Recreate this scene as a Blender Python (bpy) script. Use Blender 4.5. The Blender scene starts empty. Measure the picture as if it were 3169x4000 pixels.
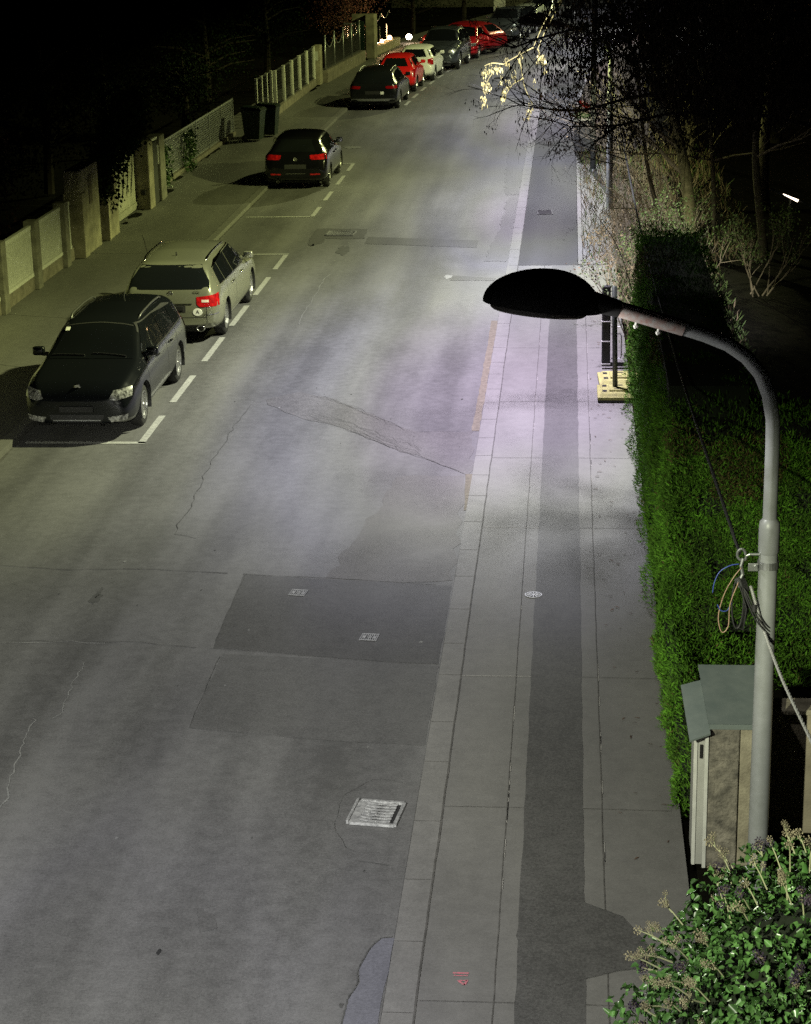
import bpy, bmesh, math, random
import numpy as np
from mathutils import Vector, Matrix
from mathutils.bvhtree import BVHTree
PI = math.pi
R = math.radians
sc = bpy.context.scene
C = sc.collection
random.seed(7)
rng = np.random.default_rng(11)

# ------------------------------------------------------------------ helpers
def tag(o, label=None, cat=None, group=None, kind=None):
    if label: o['label'] = label
    if cat: o['category'] = cat
    if group: o['group'] = group
    if kind: o['kind'] = kind
    return o

def empty(name, loc=(0, 0, 0), rz=0, label=None, cat=None, group=None):
    o = bpy.data.objects.new(name, None)
    C.objects.link(o)
    o.empty_display_size = .2
    o.location = loc
    o.rotation_euler = (0, 0, rz)
    return tag(o, label, cat, group)

def link(name, me, mats=None, parent=None, smooth=False):
    if mats is not None:
        for m in (mats if isinstance(mats, (list, tuple)) else [mats]):
            me.materials.append(m)
    if smooth:
        me.polygons.foreach_set('use_smooth', [True] * len(me.polygons))
    o = bpy.data.objects.new(name, me)
    C.objects.link(o)
    if parent is not None: o.parent = parent
    return o

def pymesh(name, v, f, mats=None, parent=None, smooth=False, mi=None):
    me = bpy.data.meshes.new(name)
    me.from_pydata([tuple(map(float, p)) for p in v], [], [tuple(map(int, q)) for q in f])
    if mi is not None: me.polygons.foreach_set('material_index', mi)
    me.update()
    return link(name, me, mats, parent, smooth)

class MB:
    """collects shapes, builds one mesh object"""
    def __init__(s): s.v = []; s.f = []; s.mi = []
    def add(s, v, f, mi=0):
        n = len(s.v); s.v += [tuple(p) for p in v]; s.f += [tuple(i + n for i in q) for q in f]; s.mi += [mi] * len(f)
        return s
    def box(s, a, b, mi=0, M=None, taper=0):
        x0, y0, z0 = a; x1, y1, z1 = b; t = taper
        v = [(x0, y0, z0), (x1, y0, z0), (x1, y1, z0), (x0, y1, z0), (x0 + t, y0 + t, z1), (x1 - t, y0 + t, z1), (x1 - t, y1 - t, z1), (x0 + t, y1 - t, z1)]
        if M is not None: v = [tuple(M @ Vector(p)) for p in v]
        return s.add(v, [(0, 3, 2, 1), (4, 5, 6, 7), (0, 1, 5, 4), (1, 2, 6, 5), (2, 3, 7, 6), (3, 0, 4, 7)], mi)
    def bbox(s, a, b, bev=.01, mi=0, M=None):
        bm = bmesh.new()
        bmesh.ops.create_cube(bm, size=1)
        for q in bm.verts:
            q.co = Vector([(a[i] + b[i]) / 2 + q.co[i] * (b[i] - a[i]) for i in range(3)])
        bmesh.ops.bevel(bm, geom=bm.edges[:], offset=bev, segments=2, affect='EDGES', profile=.5)
        bm.verts.index_update()
        v = [q.co.copy() for q in bm.verts]
        if M is not None: v = [M @ p for p in v]
        f = [[q.index for q in g.verts] for g in bm.faces]
        bm.free()
        return s.add(v, f, mi)
    def tube(s, pts, r, n=8, mi=0, cap=True):
        pts = [Vector(p) for p in pts]
        rs = r if isinstance(r, (list, tuple)) else [r] * len(pts)
        v = []; f = []
        up = None
        for i, p in enumerate(pts):
            d = (pts[min(i + 1, len(pts) - 1)] - pts[max(i - 1, 0)])
            d = d.normalized() if d.length > 1e-9 else Vector((0, 0, 1))
            if up is None:
                up = d.orthogonal().normalized()
            else:
                up = (up - d * up.dot(d))
                up = up.normalized() if up.length > 1e-6 else d.orthogonal().normalized()
            w = d.cross(up)
            for k in range(n):
                a = 2 * PI * k / n
                v.append(p + (up * math.cos(a) + w * math.sin(a)) * rs[i])
        for i in range(len(pts) - 1):
            for k in range(n):
                f.append((i * n + k, i * n + (k + 1) % n, (i + 1) * n + (k + 1) % n, (i + 1) * n + k))
        if cap and n > 2:
            f.append(tuple(range(n))[::-1]); f.append(tuple((len(pts) - 1) * n + k for k in range(n)))
        return s.add(v, f, mi)
    def lathe(s, prof, n=24, mi=0, M=None, sx=1, sy=1):
        v = []; f = []
        for (r, z) in prof:
            for k in range(n):
                a = 2 * PI * k / n
                v.append(Vector((r * math.cos(a) * sx, r * math.sin(a) * sy, z)))
        for i in range(len(prof) - 1):
            for k in range(n):
                f.append((i * n + k, i * n + (k + 1) % n, (i + 1) * n + (k + 1) % n, (i + 1) * n + k))
        if M is not None: v = [M @ p for p in v]
        return s.add(v, f, mi)
    def prism(s, poly, z0, z1, mi=0, M=None):
        n = len(poly)
        v = [Vector((p[0], p[1], z0)) for p in poly] + [Vector((p[0], p[1], z1)) for p in poly]
        if M is not None: v = [M @ p for p in v]
        f = [tuple(range(n))[::-1], tuple(range(n, 2 * n))] + [(i, (i + 1) % n, n + (i + 1) % n, n + i) for i in range(n)]
        return s.add(v, f, mi)
    def build(s, name, mats, parent=None, smooth=False):
        return pymesh(name, s.v, s.f, mats, parent, smooth, s.mi)

def smooth_angle(o, ang=40):
    me = o.data
    me.polygons.foreach_set('use_smooth', [True] * len(me.polygons))
    try: me.set_sharp_from_angle(angle=R(ang))
    except Exception: pass
    return o

# ------------------------------------------------------------------ materials
def nodes_of(m):
    m.use_nodes = True
    nt = m.node_tree
    return nt, nt.nodes, nt.links

def mat(name, col, rough=.6, metal=0., col2=None, scale=4., detail=4., stretch=None, bump=0., bscale=60., coat=0., spec=.5, mixpow=1., trans=0., sss=None, island=None):
    m = bpy.data.materials.new(name)
    nt, N, L = nodes_of(m)
    b = N['Principled BSDF']
    b.inputs['Base Color'].default_value = (*col, 1)
    b.inputs['Roughness'].default_value = rough
    b.inputs['Metallic'].default_value = metal
    b.inputs['Specular IOR Level'].default_value = spec
    if coat:
        b.inputs['Coat Weight'].default_value = coat
        b.inputs['Coat Roughness'].default_value = .04
    if trans: b.inputs['Transmission Weight'].default_value = trans
    tc = N.new('ShaderNodeTexCoord')
    vec = tc.outputs['Object']
    if stretch:
        mp = N.new('ShaderNodeMapping'); mp.inputs['Scale'].default_value = stretch
        L.new(vec, mp.inputs['Vector']); vec = mp.outputs['Vector']
    if col2 is not None:
        tx = N.new('ShaderNodeTexNoise'); tx.inputs['Scale'].default_value = scale; tx.inputs['Detail'].default_value = detail
        tx.inputs['Roughness'].default_value = .62
        L.new(vec, tx.inputs['Vector'])
        rp = N.new('ShaderNodeValToRGB')
        rp.color_ramp.elements[0].position = .32; rp.color_ramp.elements[1].position = .68
        rp.color_ramp.elements[0].color = (*col, 1); rp.color_ramp.elements[1].color = (*col2, 1)
        L.new(tx.outputs['Fac'], rp.inputs['Fac'])
        out = rp.outputs['Color']
        if island:
            g = N.new('ShaderNodeNewGeometry'); hs = N.new('ShaderNodeHueSaturation')
            mr = N.new('ShaderNodeMapRange'); mr.inputs['To Min'].default_value = 1 - island; mr.inputs['To Max'].default_value = 1 + island
            L.new(g.outputs['Random Per Island'], mr.inputs['Value']); L.new(mr.outputs['Result'], hs.inputs['Value'])
            L.new(out, hs.inputs['Color']); out = hs.outputs['Color']
        L.new(out, b.inputs['Base Color'])
    if bump:
        tb = N.new('ShaderNodeTexNoise'); tb.inputs['Scale'].default_value = bscale; tb.inputs['Detail'].default_value = 3
        L.new(tc.outputs['Object'], tb.inputs['Vector'])
        bp = N.new('ShaderNodeBump'); bp.inputs['Strength'].default_value = bump; bp.inputs['Distance'].default_value = .02
        L.new(tb.outputs['Fac'], bp.inputs['Height']); L.new(bp.outputs['Normal'], b.inputs['Normal'])
    return m

def asphalt(name, c_lo, c_hi, tint=(1, 1, 1), grain=.75, rough=.72, tracks=0., spec=.35):
    """asphalt: slow mottling, coarse blotches, fine aggregate speckle, small bump"""
    m = bpy.data.materials.new(name)
    nt, N, L = nodes_of(m)
    b = N['Principled BSDF']
    tc = N.new('ShaderNodeTexCoord')
    def noise(scale, det, stretch=None, rgh=.6):
        t = N.new('ShaderNodeTexNoise'); t.inputs['Scale'].default_value = scale; t.inputs['Detail'].default_value = det; t.inputs['Roughness'].default_value = rgh
        if stretch:
            mp = N.new('ShaderNodeMapping'); mp.inputs['Scale'].default_value = stretch
            L.new(tc.outputs['Object'], mp.inputs['Vector']); L.new(mp.outputs['Vector'], t.inputs['Vector'])
        else: L.new(tc.outputs['Object'], t.inputs['Vector'])
        return t.outputs['Fac']
    def math_(op, a, b_, clamp=False):
        q = N.new('ShaderNodeMath'); q.operation = op; q.use_clamp = clamp
        for i, x in enumerate((a, b_)):
            if isinstance(x, (int, float)): q.inputs[i].default_value = x
            else: L.new(x, q.inputs[i])
        return q.outputs[0]
    a = noise(.9, 5, (1, .35, 1))
    c = noise(7, 4)
    g0 = noise(110, 2, None, .8); g1 = noise(38, 3, None, .75)
    g = math_('ADD', math_('MULTIPLY', g0, .5), math_('MULTIPLY', g1, .5))
    s = math_('ADD', math_('MULTIPLY', a, 1.0), math_('MULTIPLY', c, .62))
    s = math_('ADD', s, math_('MULTIPLY', g, grain * 3.))
    s = math_('SUBTRACT', s, .31 + grain * 1.5)
    if tracks:   # wheel tracks and wear running along the street
        tb = noise(1., 3, (1.25, .035, 1), .5)
        s = math_('ADD', s, math_('MULTIPLY', math_('SUBTRACT', tb, .5), tracks))
    rp = N.new('ShaderNodeValToRGB')
    rp.color_ramp.elements[0].position = .18; rp.color_ramp.elements[1].position = .82
    rp.color_ramp.elements[0].color = (*[c_lo * t for t in tint], 1); rp.color_ramp.elements[1].color = (*[c_hi * t for t in tint], 1)
    L.new(s, rp.inputs['Fac'])
    L.new(rp.outputs['Color'], b.inputs['Base Color'])
    b.inputs['Roughness'].default_value = rough
    b.inputs['Specular IOR Level'].default_value = spec
    bp = N.new('ShaderNodeBump'); bp.inputs['Strength'].default_value = .35; bp.inputs['Distance'].default_value = .006
    L.new(g, bp.inputs['Height']); L.new(bp.outputs['Normal'], b.inputs['Normal'])
    return m

def emit(name, col, st):
    m = bpy.data.materials.new(name)
    nt, N, L = nodes_of(m)
    b = N['Principled BSDF']
    b.inputs['Base Color'].default_value = (*col, 1)
    b.inputs['Emission Color'].default_value = (*col, 1); b.inputs['Emission Strength'].default_value = st
    return m

M = {}
M['road'] = asphalt('asphalt_road', .056, .132, (1, .985, .965), .6, tracks=1.2)
M['patch_dark'] = asphalt('asphalt_dark_patch', .036, .078, (1, .98, .95), .9)
M['patch_mid'] = asphalt('asphalt_worn_patch', .058, .105, (1, .985, .96), .85)
M['patch_soft'] = asphalt('asphalt_crumbled', .055, .105, (1.04, .99, .93), 1.)
M['new_asphalt'] = asphalt('asphalt_fresh', .005, .018, (1, 1, 1.08), .6, spec=.12)
M['strip'] = asphalt('asphalt_strip', .04, .088, (1, .98, .95), 1.)
M['apron'] = asphalt('apron_asphalt', .05, .10, (1, .98, .95), .7)
M['slab'] = asphalt('concrete_slab', .10, .16, (1, .975, .93), .45)
M['leftpave'] = asphalt('asphalt_pavement', .07, .115, (1, .98, .92), .7)
M['kerb'] = asphalt('granite_kerb', .11, .18, (1, .975, .93), .5)
M['leftkerb'] = asphalt('kerb_grimy', .09, .15, (1, .98, .92), .6)
M['gutter'] = mat('sandy_gutter', (.09, .078, .055), .9, col2=(.17, .15, .11), scale=14, bump=.2)
M['joint'] = mat('joint_dark', (.035, .033, .03), .9, col2=(.09, .086, .08), scale=7)
M['scar'] = asphalt('asphalt_scar', .048, .12, (1.03, .99, .94), 1.1)
M['joint_pale'] = mat('joint_mortar', (.3, .29, .27), .9)
M['crack'] = mat('crack_dark', (.028, .028, .026), .95, col2=(.075, .074, .07), scale=6)
M['crack_pale'] = mat('crack_sealed_pale', (.19, .19, .18), .9, col2=(.12, .12, .117), scale=12)
M['line'] = mat('road_paint_white', (.22, .22, .21), .75, col2=(.40, .40, .38), scale=18, detail=6)
M['oil'] = mat('oil_stain', (.045, .045, .044), .6, col2=(.07, .07, .068), scale=8)
M['oldbase'] = asphalt('old_road_base', .09, .15, (.96, .96, 1.1), .7)
M['pink'] = mat('spray_paint_pink', (.5, .12, .16), .8, col2=(.3, .14, .15), scale=30)
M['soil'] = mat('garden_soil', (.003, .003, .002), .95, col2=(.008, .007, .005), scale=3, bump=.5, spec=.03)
M['verge'] = mat('leaf_littered_verge', (.06, .045, .03), .95, col2=(.13, .1, .06), scale=9, bump=.6)
M['iron'] = mat('cast_iron_worn', (.15, .15, .15), .5, .15, col2=(.36, .36, .35), scale=26)
M['cover_iron'] = mat('cover_iron', (.12, .12, .12), .5, .2, col2=(.26, .26, .255), scale=40)
M['iron_dark'] = mat('cast_iron_dark', (.03, .03, .03), .7, .0, spec=.15)
M['pit'] = mat('pit_dark', (.008, .008, .008), .95)
M['mast'] = mat('mast_grey_paint', (.3, .31, .33), .42, .1, col2=(.25, .26, .27), scale=9, coat=.15)
M['rustpaint'] = mat('arm_rusty_paint', (.36, .35, .35), .6, col2=(.30, .19, .17), scale=26)
M['hood'] = mat('lamp_hood_dark', (.012, .012, .013), .6, spec=.25)
M['hoodneck'] = mat('lamp_neck_grey', (.11, .11, .12), .6)
M['hoodrim'] = mat('lamp_rim', (.05, .042, .042), .5)
M['lens'] = emit('lamp_lens', (.9, .9, 1.), 6.)
M['darkpole'] = mat('dark_pole', (.05, .055, .055), .45, .2, col2=(.08, .085, .085), scale=8)
M['galv'] = mat('galvanised_steel', (.32, .33, .34), .4, .8, col2=(.42, .43, .44), scale=25)
M['rubber'] = mat('black_rubber', (.014, .014, .015), .6)
M['cable'] = mat('cable_black', (.03, .03, .032), .5)
M['cable_grey'] = mat('cable_alu_twisted', (.34, .34, .34), .45, .3)
M['wire_blue'] = mat('wire_blue', (.05, .08, .36), .4)
M['wire_brown'] = mat('wire_tan', (.4, .26, .19), .4)
M['yellow'] = mat('recycled_yellow_block', (.33, .32, .10), .8, col2=(.22, .21, .08), scale=12, bump=.3)
M['concrete'] = mat('concrete_weathered', (.17, .15, .11), .9, col2=(.33, .3, .22), scale=5, bump=.5, bscale=45)
M['wall_beige'] = mat('wall_beige', (.19, .165, .12), .9, col2=(.34, .30, .22), scale=2.6, detail=7, bump=.3)
M['moss'] = mat('moss_stain', (.035, .035, .028), .95, col2=(.11, .10, .08), scale=24, bump=.5)
M['render_beige'] = mat('render_beige', (.11, .098, .07), .9, col2=(.26, .235, .175), scale=2.6, detail=7, bump=.3)
M['exposed'] = mat('exposed_aggregate', (.05, .047, .04), .9, col2=(.27, .245, .2), scale=7, detail=9, bump=.9, bscale=40)
M['roofsheet'] = mat('grey_green_roof_sheet', (.13, .16, .155), .5, .2, col2=(.17, .2, .19), scale=6)
M['white_paint'] = mat('white_paint', (.55, .55, .52), .5, col2=(.45, .45, .42), scale=10)
M['panel'] = mat('fence_panel_pale', (.30, .30, .28), .7, col2=(.38, .38, .35), scale=3)
M['panel_frame'] = mat('fence_frame_pale', (.46, .46, .43), .6, col2=(.36, .36, .33), scale=9)
M['post'] = mat('concrete_post', (.07, .066, .055), .9, col2=(.15, .142, .118), scale=5, bump=.3)
M['plinth'] = mat('concrete_plinth', (.08, .07, .055), .9, col2=(.17, .15, .12), scale=4, bump=.4)
M['gate'] = mat('gate_cream_boards', (.30, .29, .24), .6, col2=(.24, .235, .19), scale=4)
M['bin'] = mat('wheelie_bin_green', (.005, .016, .01), .45)
M['bin_lid'] = mat('wheelie_bin_lid_dark', (.008, .014, .011), .3)
M['glass'] = mat('car_glass', (.006, .007, .008), .04, spec=.6)
M['tyre'] = mat('tyre', (.016, .016, .016), .8)
M['alloy'] = mat('alloy_rim', (.5, .5, .5), .3, .9)
M['rimdark'] = mat('rim_dark', (.02, .02, .02), .7)
M['chrome'] = mat('chrome', (.75, .75, .73), .12, 1.)
M['plastic'] = mat('trim_black', (.014, .014, .015), .55)
M['plate'] = mat('number_plate_blank_dark', (.006, .006, .006), .6)
M['tail_red'] = mat('tail_light_red', (.16, .003, .005), .2, col2=(.42, .008, .01), scale=14, detail=2, coat=1.)
M['tail_dark'] = mat('tail_light_deep_red', (.2, .004, .006), .15, coat=1.)
M['tail_clear'] = mat('tail_light_clear', (.6, .5, .48), .15, coat=1.)
M['head'] = mat('headlight_glass', (.42, .42, .39), .2, .0, col2=(.05, .05, .048), scale=20, detail=1, coat=1.)
M['sticker'] = mat('sticker_white', (.7, .7, .68), .5)
M['ink'] = mat('ink_dark', (.02, .02, .02), .5)
def paint(name, c, metal=.0, rough=.28):
    return mat('paint_' + name, c, rough, metal, coat=.5, spec=.25)
M['bark'] = mat('bark', (.06, .05, .035), .95, col2=(.13, .11, .075), scale=14, bump=.8, bscale=30)
M['bark_moss'] = mat('bark_mossy', (.11, .1, .045), .95, col2=(.24, .21, .11), scale=9, bump=.8, bscale=26)
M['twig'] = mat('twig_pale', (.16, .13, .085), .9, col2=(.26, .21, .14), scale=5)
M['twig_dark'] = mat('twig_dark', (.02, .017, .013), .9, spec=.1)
M['twig_lit'] = mat('twig_lamplit', (.13, .11, .04), .8)  # lamplight put into the twig colour
def leafmat(name, a, b, rough=.5, isl=.45, scale=3.):
    m = mat(name, a, rough, col2=b, scale=scale, island=isl, spec=.5 if rough < .4 else .3 if max(b) > .06 else .05)
    return m
M['thuja'] = leafmat('thuja_spray', (.045, .10, .008), (.09, .24, .014), .85, .5, 2.6)
M['thuja_brown'] = leafmat('thuja_brown_spray', (.06, .055, .015), (.10, .075, .025), .8, .5, 3)
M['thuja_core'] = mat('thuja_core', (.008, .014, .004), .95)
M['ivy'] = leafmat('ivy_leaf', (.035, .09, .022), (.11, .23, .065), .3, .65, 9)
M['ivy_stem'] = mat('ivy_stem', (.33, .34, .2), .7)
M['umbel'] = leafmat('ivy_umbel', (.18, .155, .105), (.38, .335, .23), .8, .4, 12)
M['berry'] = leafmat('ivy_berry', (.03, .025, .045), (.07, .05, .08), .4, .4, 12)
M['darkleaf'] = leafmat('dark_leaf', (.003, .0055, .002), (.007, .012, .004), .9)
M['brownleaf'] = leafmat('brown_leaf', (.05, .03, .02), (.1, .055, .035), .8)
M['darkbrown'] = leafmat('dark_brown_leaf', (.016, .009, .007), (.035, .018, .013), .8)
M['scrubleaf'] = leafmat('scrub_leaf', (.05, .085, .02), (.1, .14, .04), .6)
M['dryleaf'] = leafmat('dry_leaf', (.1, .075, .045), (.2, .15, .085), .8)
M['seed'] = leafmat('seed_lit', (.12, .10, .03), (.24, .205, .085), .7, .25)  # lit, half-lit and unlit copies of one seed colour follow
M['seed_half_lit'] = leafmat('seed_half_lit', (.05, .032, .014), (.12, .07, .025), .8)
M['seed_unlit'] = leafmat('seed_unlit', (.012, .01, .008), (.03, .024, .016), .9)
M['red_bag'] = mat('red_plastic', (.6, .02, .02), .35)
M['cream_bag'] = mat('cream_sack', (.45, .38, .27), .8)
M['green_bag'] = mat('green_sack', (.1, .2, .07), .7)
M['anthracite'] = mat('anthracite_sheet', (.035, .035, .045), .5)

# ------------------------------------------------------------------ camera
cam = bpy.data.cameras.new('camera')
co = bpy.data.objects.new('camera', cam); C.objects.link(co)
FPX, PITCH, YAW, ROLL, CH = 4157.995, .30639558, .0861657, -.02105307, 7.9168
fw = Vector((0, math.cos(PITCH), -math.sin(PITCH))); up = Vector((0, math.sin(PITCH), math.cos(PITCH))); rt = Vector((1, 0, 0))
Rz = Matrix.Rotation(YAW, 3, 'Z')
fw, up, rt = Rz @ fw, Rz @ up, Rz @ rt
r2 = rt * math.cos(ROLL) + up * math.sin(ROLL); u2 = -rt * math.sin(ROLL) + up * math.cos(ROLL)
co.matrix_world = Matrix(((r2.x, u2.x, -fw.x, 0), (r2.y, u2.y, -fw.y, 0), (r2.z, u2.z, -fw.z, CH), (0, 0, 0, 1)))
cam.sensor_fit = 'VERTICAL'; cam.sensor_height = 24.
cam.lens = FPX / 2156 * 24.
cam.clip_start = .2; cam.clip_end = 2000
sc.camera = co

# ------------------------------------------------------------------ ground
def bend(y): return .002 * max(0., y - 70) ** 2
YS = [-12 + 4 * i for i in range(46)]
def strip(name, x0, x1, z, y0, y1, m, parent=None, label=None, follow=True, drop=None, kind=None):
    ys = [y0] + [y for y in YS if y0 < y < y1] + [y1]
    v = []; f = []
    for y in ys:
        d = bend(y) if follow else 0
        v += [(x0 + d, y, z), (x1 + d, y, z)]
    f = [(2 * i, 2 * i + 1, 2 * i + 3, 2 * i + 2) for i in range(len(ys) - 1)]
    if drop:   # vertical side faces down to 'drop' on both edges
        n = len(v)
        for y in ys:
            d = bend(y) if follow else 0
            v += [(x0 + d, y, drop), (x1 + d, y, drop)]
        for i in range(len(ys) - 1):
            f += [(2 * i, 2 * i + 2, n + 2 * i + 2, n + 2 * i), (2 * i + 1, n + 2 * i + 1, n + 2 * i + 3, 2 * i + 3)]
        f += [(0, n, n + 1, 1)]
    o = pymesh(name, v, f, m, parent)
    if kind: o['kind'] = kind
    return o

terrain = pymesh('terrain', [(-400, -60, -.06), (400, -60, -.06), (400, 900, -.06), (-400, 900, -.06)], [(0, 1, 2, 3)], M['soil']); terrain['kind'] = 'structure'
road = strip('road', -8.6, -1.2, 0, -12, 168, M['road'], kind='structure')
pav = strip('pavement', -1.1, 1.0, .08, -12, 42.3, M['slab'], kind='structure', drop=-.05, follow=False)
fpav = strip('footpath', -1.1, .18, .084, 42.3, 168, M['new_asphalt'], kind='structure', drop=-.05)
vrg = strip('verge', .30, 2.7, .06, 42.3, 168, M['verge'], kind='structure', drop=-.05)
lpav = strip('roadside_pavement', -12.2, -8.52, .10, -12, 168, M['leftpave'], kind='structure', drop=-.05)
kerb = strip('kerb', -1.335, -1.105, .088, -12, 168, M['kerb'], kind='structure', drop=-.03)
ed = strip('edging', .19, .29, .10, 42.35, 168, M['kerb'], kind='structure', drop=-.03)
lk = strip('roadside_kerb', -8.515, -8.34, .104, -12, 168, M['leftkerb'], kind='structure', drop=-.03)
strip('apron_slabs', .305, 1.0, .0848, 42.34, 60.6, M['slab'], vrg)
# joints of the slab paving, one mesh
j = MB()
def flat(mb, x0, y0, x1, y1, z, w, mi=0):
    d = Vector((x1 - x0, y1 - y0, 0)).normalized(); n = Vector((-d.y, d.x, 0)) * w / 2
    a, b = Vector((x0, y0, z)), Vector((x1, y1, z))
    mb.add([a - n, b - n, b + n, a + n], [(0, 1, 2, 3)], mi)
for y in (12.76, 15.99, 19.05, 24.04, 27.27, 30.5, 34.33, 37.5, 40.7):
    mi = 1 if y in (19.05, 24.04) else 0
    flat(j, -1.1, y, -.375, y, .0862, .009, mi); flat(j, .15, y, .93, y - .02, .0862, .009, 0)
def wob(mb, x, y0, y1, z, w, amp, mi=0, step=.35):
    y = y0; px = x
    while y < y1:
        nx = x + random.uniform(-amp, amp)
        flat(mb, px, y, nx, min(y + step, y1), z, w, mi); px = nx; y += step
wob(j, -.53, -5, 42.2, .0864, .009, .003); wob(j, .312, -5, 42.2, .0866, .010, .004)
for k in range(26):
    y = random.uniform(13, 40); flat(j, .312 + .010, y, .312 + .011, y + random.uniform(.1, .5), .0895, .005, 1)
for k in range(18):
    y = random.uniform(14, 40); flat(j, -.53 + .009, y, -.53 + .009, y + random.uniform(.1, .4), .0895, .005, 1)
j.build('slab_joints', [M['joint'], M['joint_pale']], pav)
j = MB()
wob(j, -1.1, -5, 66, .0895, .015, .005)
for y in [12.6 + 1.06 * i for i in range(11)] + [24.29 + i * 1. for i in range(45)]:
    y += random.uniform(-.12, .12); flat(j, -1.335, y, -1.11, y, .0896, .010)
wob(j, -1.338, 10, 70, .004, .028, .003)
j.build('kerb_joints', [M['joint']], kerb)
j = MB()
for y in [20 + 1.5 * i for i in range(45)]: flat(j, -8.515, y, -8.35, y, .1055, .015)
wob(j, -8.52, 20, 80, .1056, .02, .006)
wob(j, -8.33, 20, 80, .004, .06, .02)
for (a, b, c_, d) in [(-11.0, 37.3, -8.5, 36.6), (-11, 60.5, -8.5, 59.9), (-11, 71.6, -8.5, 70.2), (-11, 44.0, -9.6, 43.9), (-11, 51.6, -10, 51.5), (-10.2, 33.1, -8.5, 32.6), (-10.2, 46.5, -8.55, 40)]:
    n = 8
    pts = [(a + (c_ - a) * i / n, b + (d - b) * i / n + random.uniform(-.05, .05)) for i in range(n + 1)]
    for p, q in zip(pts, pts[1:]): flat(j, *p, *q, .1045, .012)
j.build('pavement_cracks', [M['joint']], lpav)
# weeds / dirt along the foot of the walls
dirt = MB()
for k in range(60):
    y = random.uniform(44, 97); x = -11.0 + (0 if y < 55 else -.3 if y < 67 else .2 if y < 80 else .55 + (y - 84) * .05 if y > 84 else .4)
    r_ = random.uniform(.08, .35)
    dirt.add([(x + r_ * .8 * math.cos(a) * random.uniform(.6, 1.2), y + 2.2 * r_ * math.sin(a) * random.uniform(.6, 1.2), .1042) for a in [2 * PI * i / 9 for i in range(9)]], [tuple(range(9))])
dirt.build('dirt_at_wall_foot', [M['soil']], lpav)

def sheet(name, poly, z, m, parent, jag=0., sub=1):
    pts = []
    n = len(poly)
    for i in range(n):
        a, b = poly[i], poly[(i + 1) % n]
        L_ = math.hypot(b[0] - a[0], b[1] - a[1])
        k = max(1, int(L_ / .25)) if jag else 1
        for q in range(k):
            t = q / k
            pts.append((a[0] + (b[0] - a[0]) * t + random.uniform(-jag, jag), a[1] + (b[1] - a[1]) * t + random.uniform(-jag, jag) * 1.5))
    bm = bmesh.new()
    f = bm.faces.new([bm.verts.new((x, y, z)) for x, y in pts])
    bmesh.ops.triangulate(bm, faces=[f])
    for g in bm.faces:
        g.normal_update()
        if g.normal.z < 0: g.normal_flip()
    me = bpy.data.meshes.new(name); bm.to_mesh(me); bm.free()
    return link(name, me, m, parent)

sheet('asphalt_strip', [(-.37, 5), (.145, 5), (.148, 20), (.14, 42.28), (-.37, 42.28), (-.375, 22)], .0845, M['strip'], pav, .007)
sheet('asphalt_patch', [(-3.92, 22.38), (-2.82, 22.24), (-1.37, 22.02), (-1.37, 19.55), (-2.53, 19.72), (-3.88, 19.96)], .004, M['patch_dark'], road, .012)
sheet('asphalt_patch', [(-3.74, 19.79), (-2.5, 19.68), (-1.37, 19.50), (-1.37, 17.47), (-2.28, 17.55), (-3.74, 17.82)], .004, M['patch_mid'], road, .012)
sheet('asphalt_patch', [(-4.91, 30.94), (-4.44, 31.42), (-4.16, 31.3), (-3.59, 30.71), (-2.95, 29.81), (-2.54, 29.22), (-2.27, 28.93), (-1.43, 29.01), (-1.37, 26.75), (-1.44, 26.7), (-2.05, 27.47), (-2.61, 28.09), (-3.38, 29.05), (-4.17, 29.8), (-4.86, 30.59)], .004, M['scar'], road, .05)
sheet('asphalt_patch', [(-4.78, 46.55), (-2.12, 45.95), (-2.12, 44.99), (-4.77, 45.59)], .004, M['patch_dark'], road, .01)
sheet('asphalt_patch', [(-2.52, 41.61), (-1.55, 41.28), (-1.58, 41.0), (-2.5, 41.05)], .004, M['patch_dark'], road, .01)
sheet('asphalt_patch', [(-6.15, 46.3), (-6.14, 47.8), (-4.88, 47.65), (-4.85, 46.3)], .004, M['patch_dark'], road, .03)
sheet('asphalt_patch', [(-2.0, 66), (-1.36, 66), (-1.36, 53), (-1.75, 53)], .004, M['patch_mid'], road, .05)
sheet('asphalt_patch', [(-1.62, 52.5), (-1.36, 52.5), (-1.36, 43.2), (-1.9, 43.2), (-1.7, 47)], .004, M['patch_mid'], road, .05)
sheet('asphalt_patch', [(-2.9, 22), (-2.4, 26.6), (-1.42, 26.6), (-1.37, 22.15)], .0032, M['patch_soft'], road, .06)
sheet('asphalt_patch', [(.17, 14.25), (.43, 14.03), (.62, 13.6), (.8, 13.45), (.8, 13.3), (.43, 13.3), (.15, 13.1), (-.36, 13.0), (-.36, 14.5)], .0868, M['strip'], pav, .035)
sheet('gutter_strip', [(-1.47, 37), (-1.35, 37), (-1.355, 29.01), (-1.47, 29.01)], .0048, M['gutter'], road, .012)
sheet('gutter_strip', [(-1.44, 26.7), (-1.34, 26.7), (-1.345, 25.0), (-1.38, 25.0)], .0048, M['gutter'], road, .008)
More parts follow.
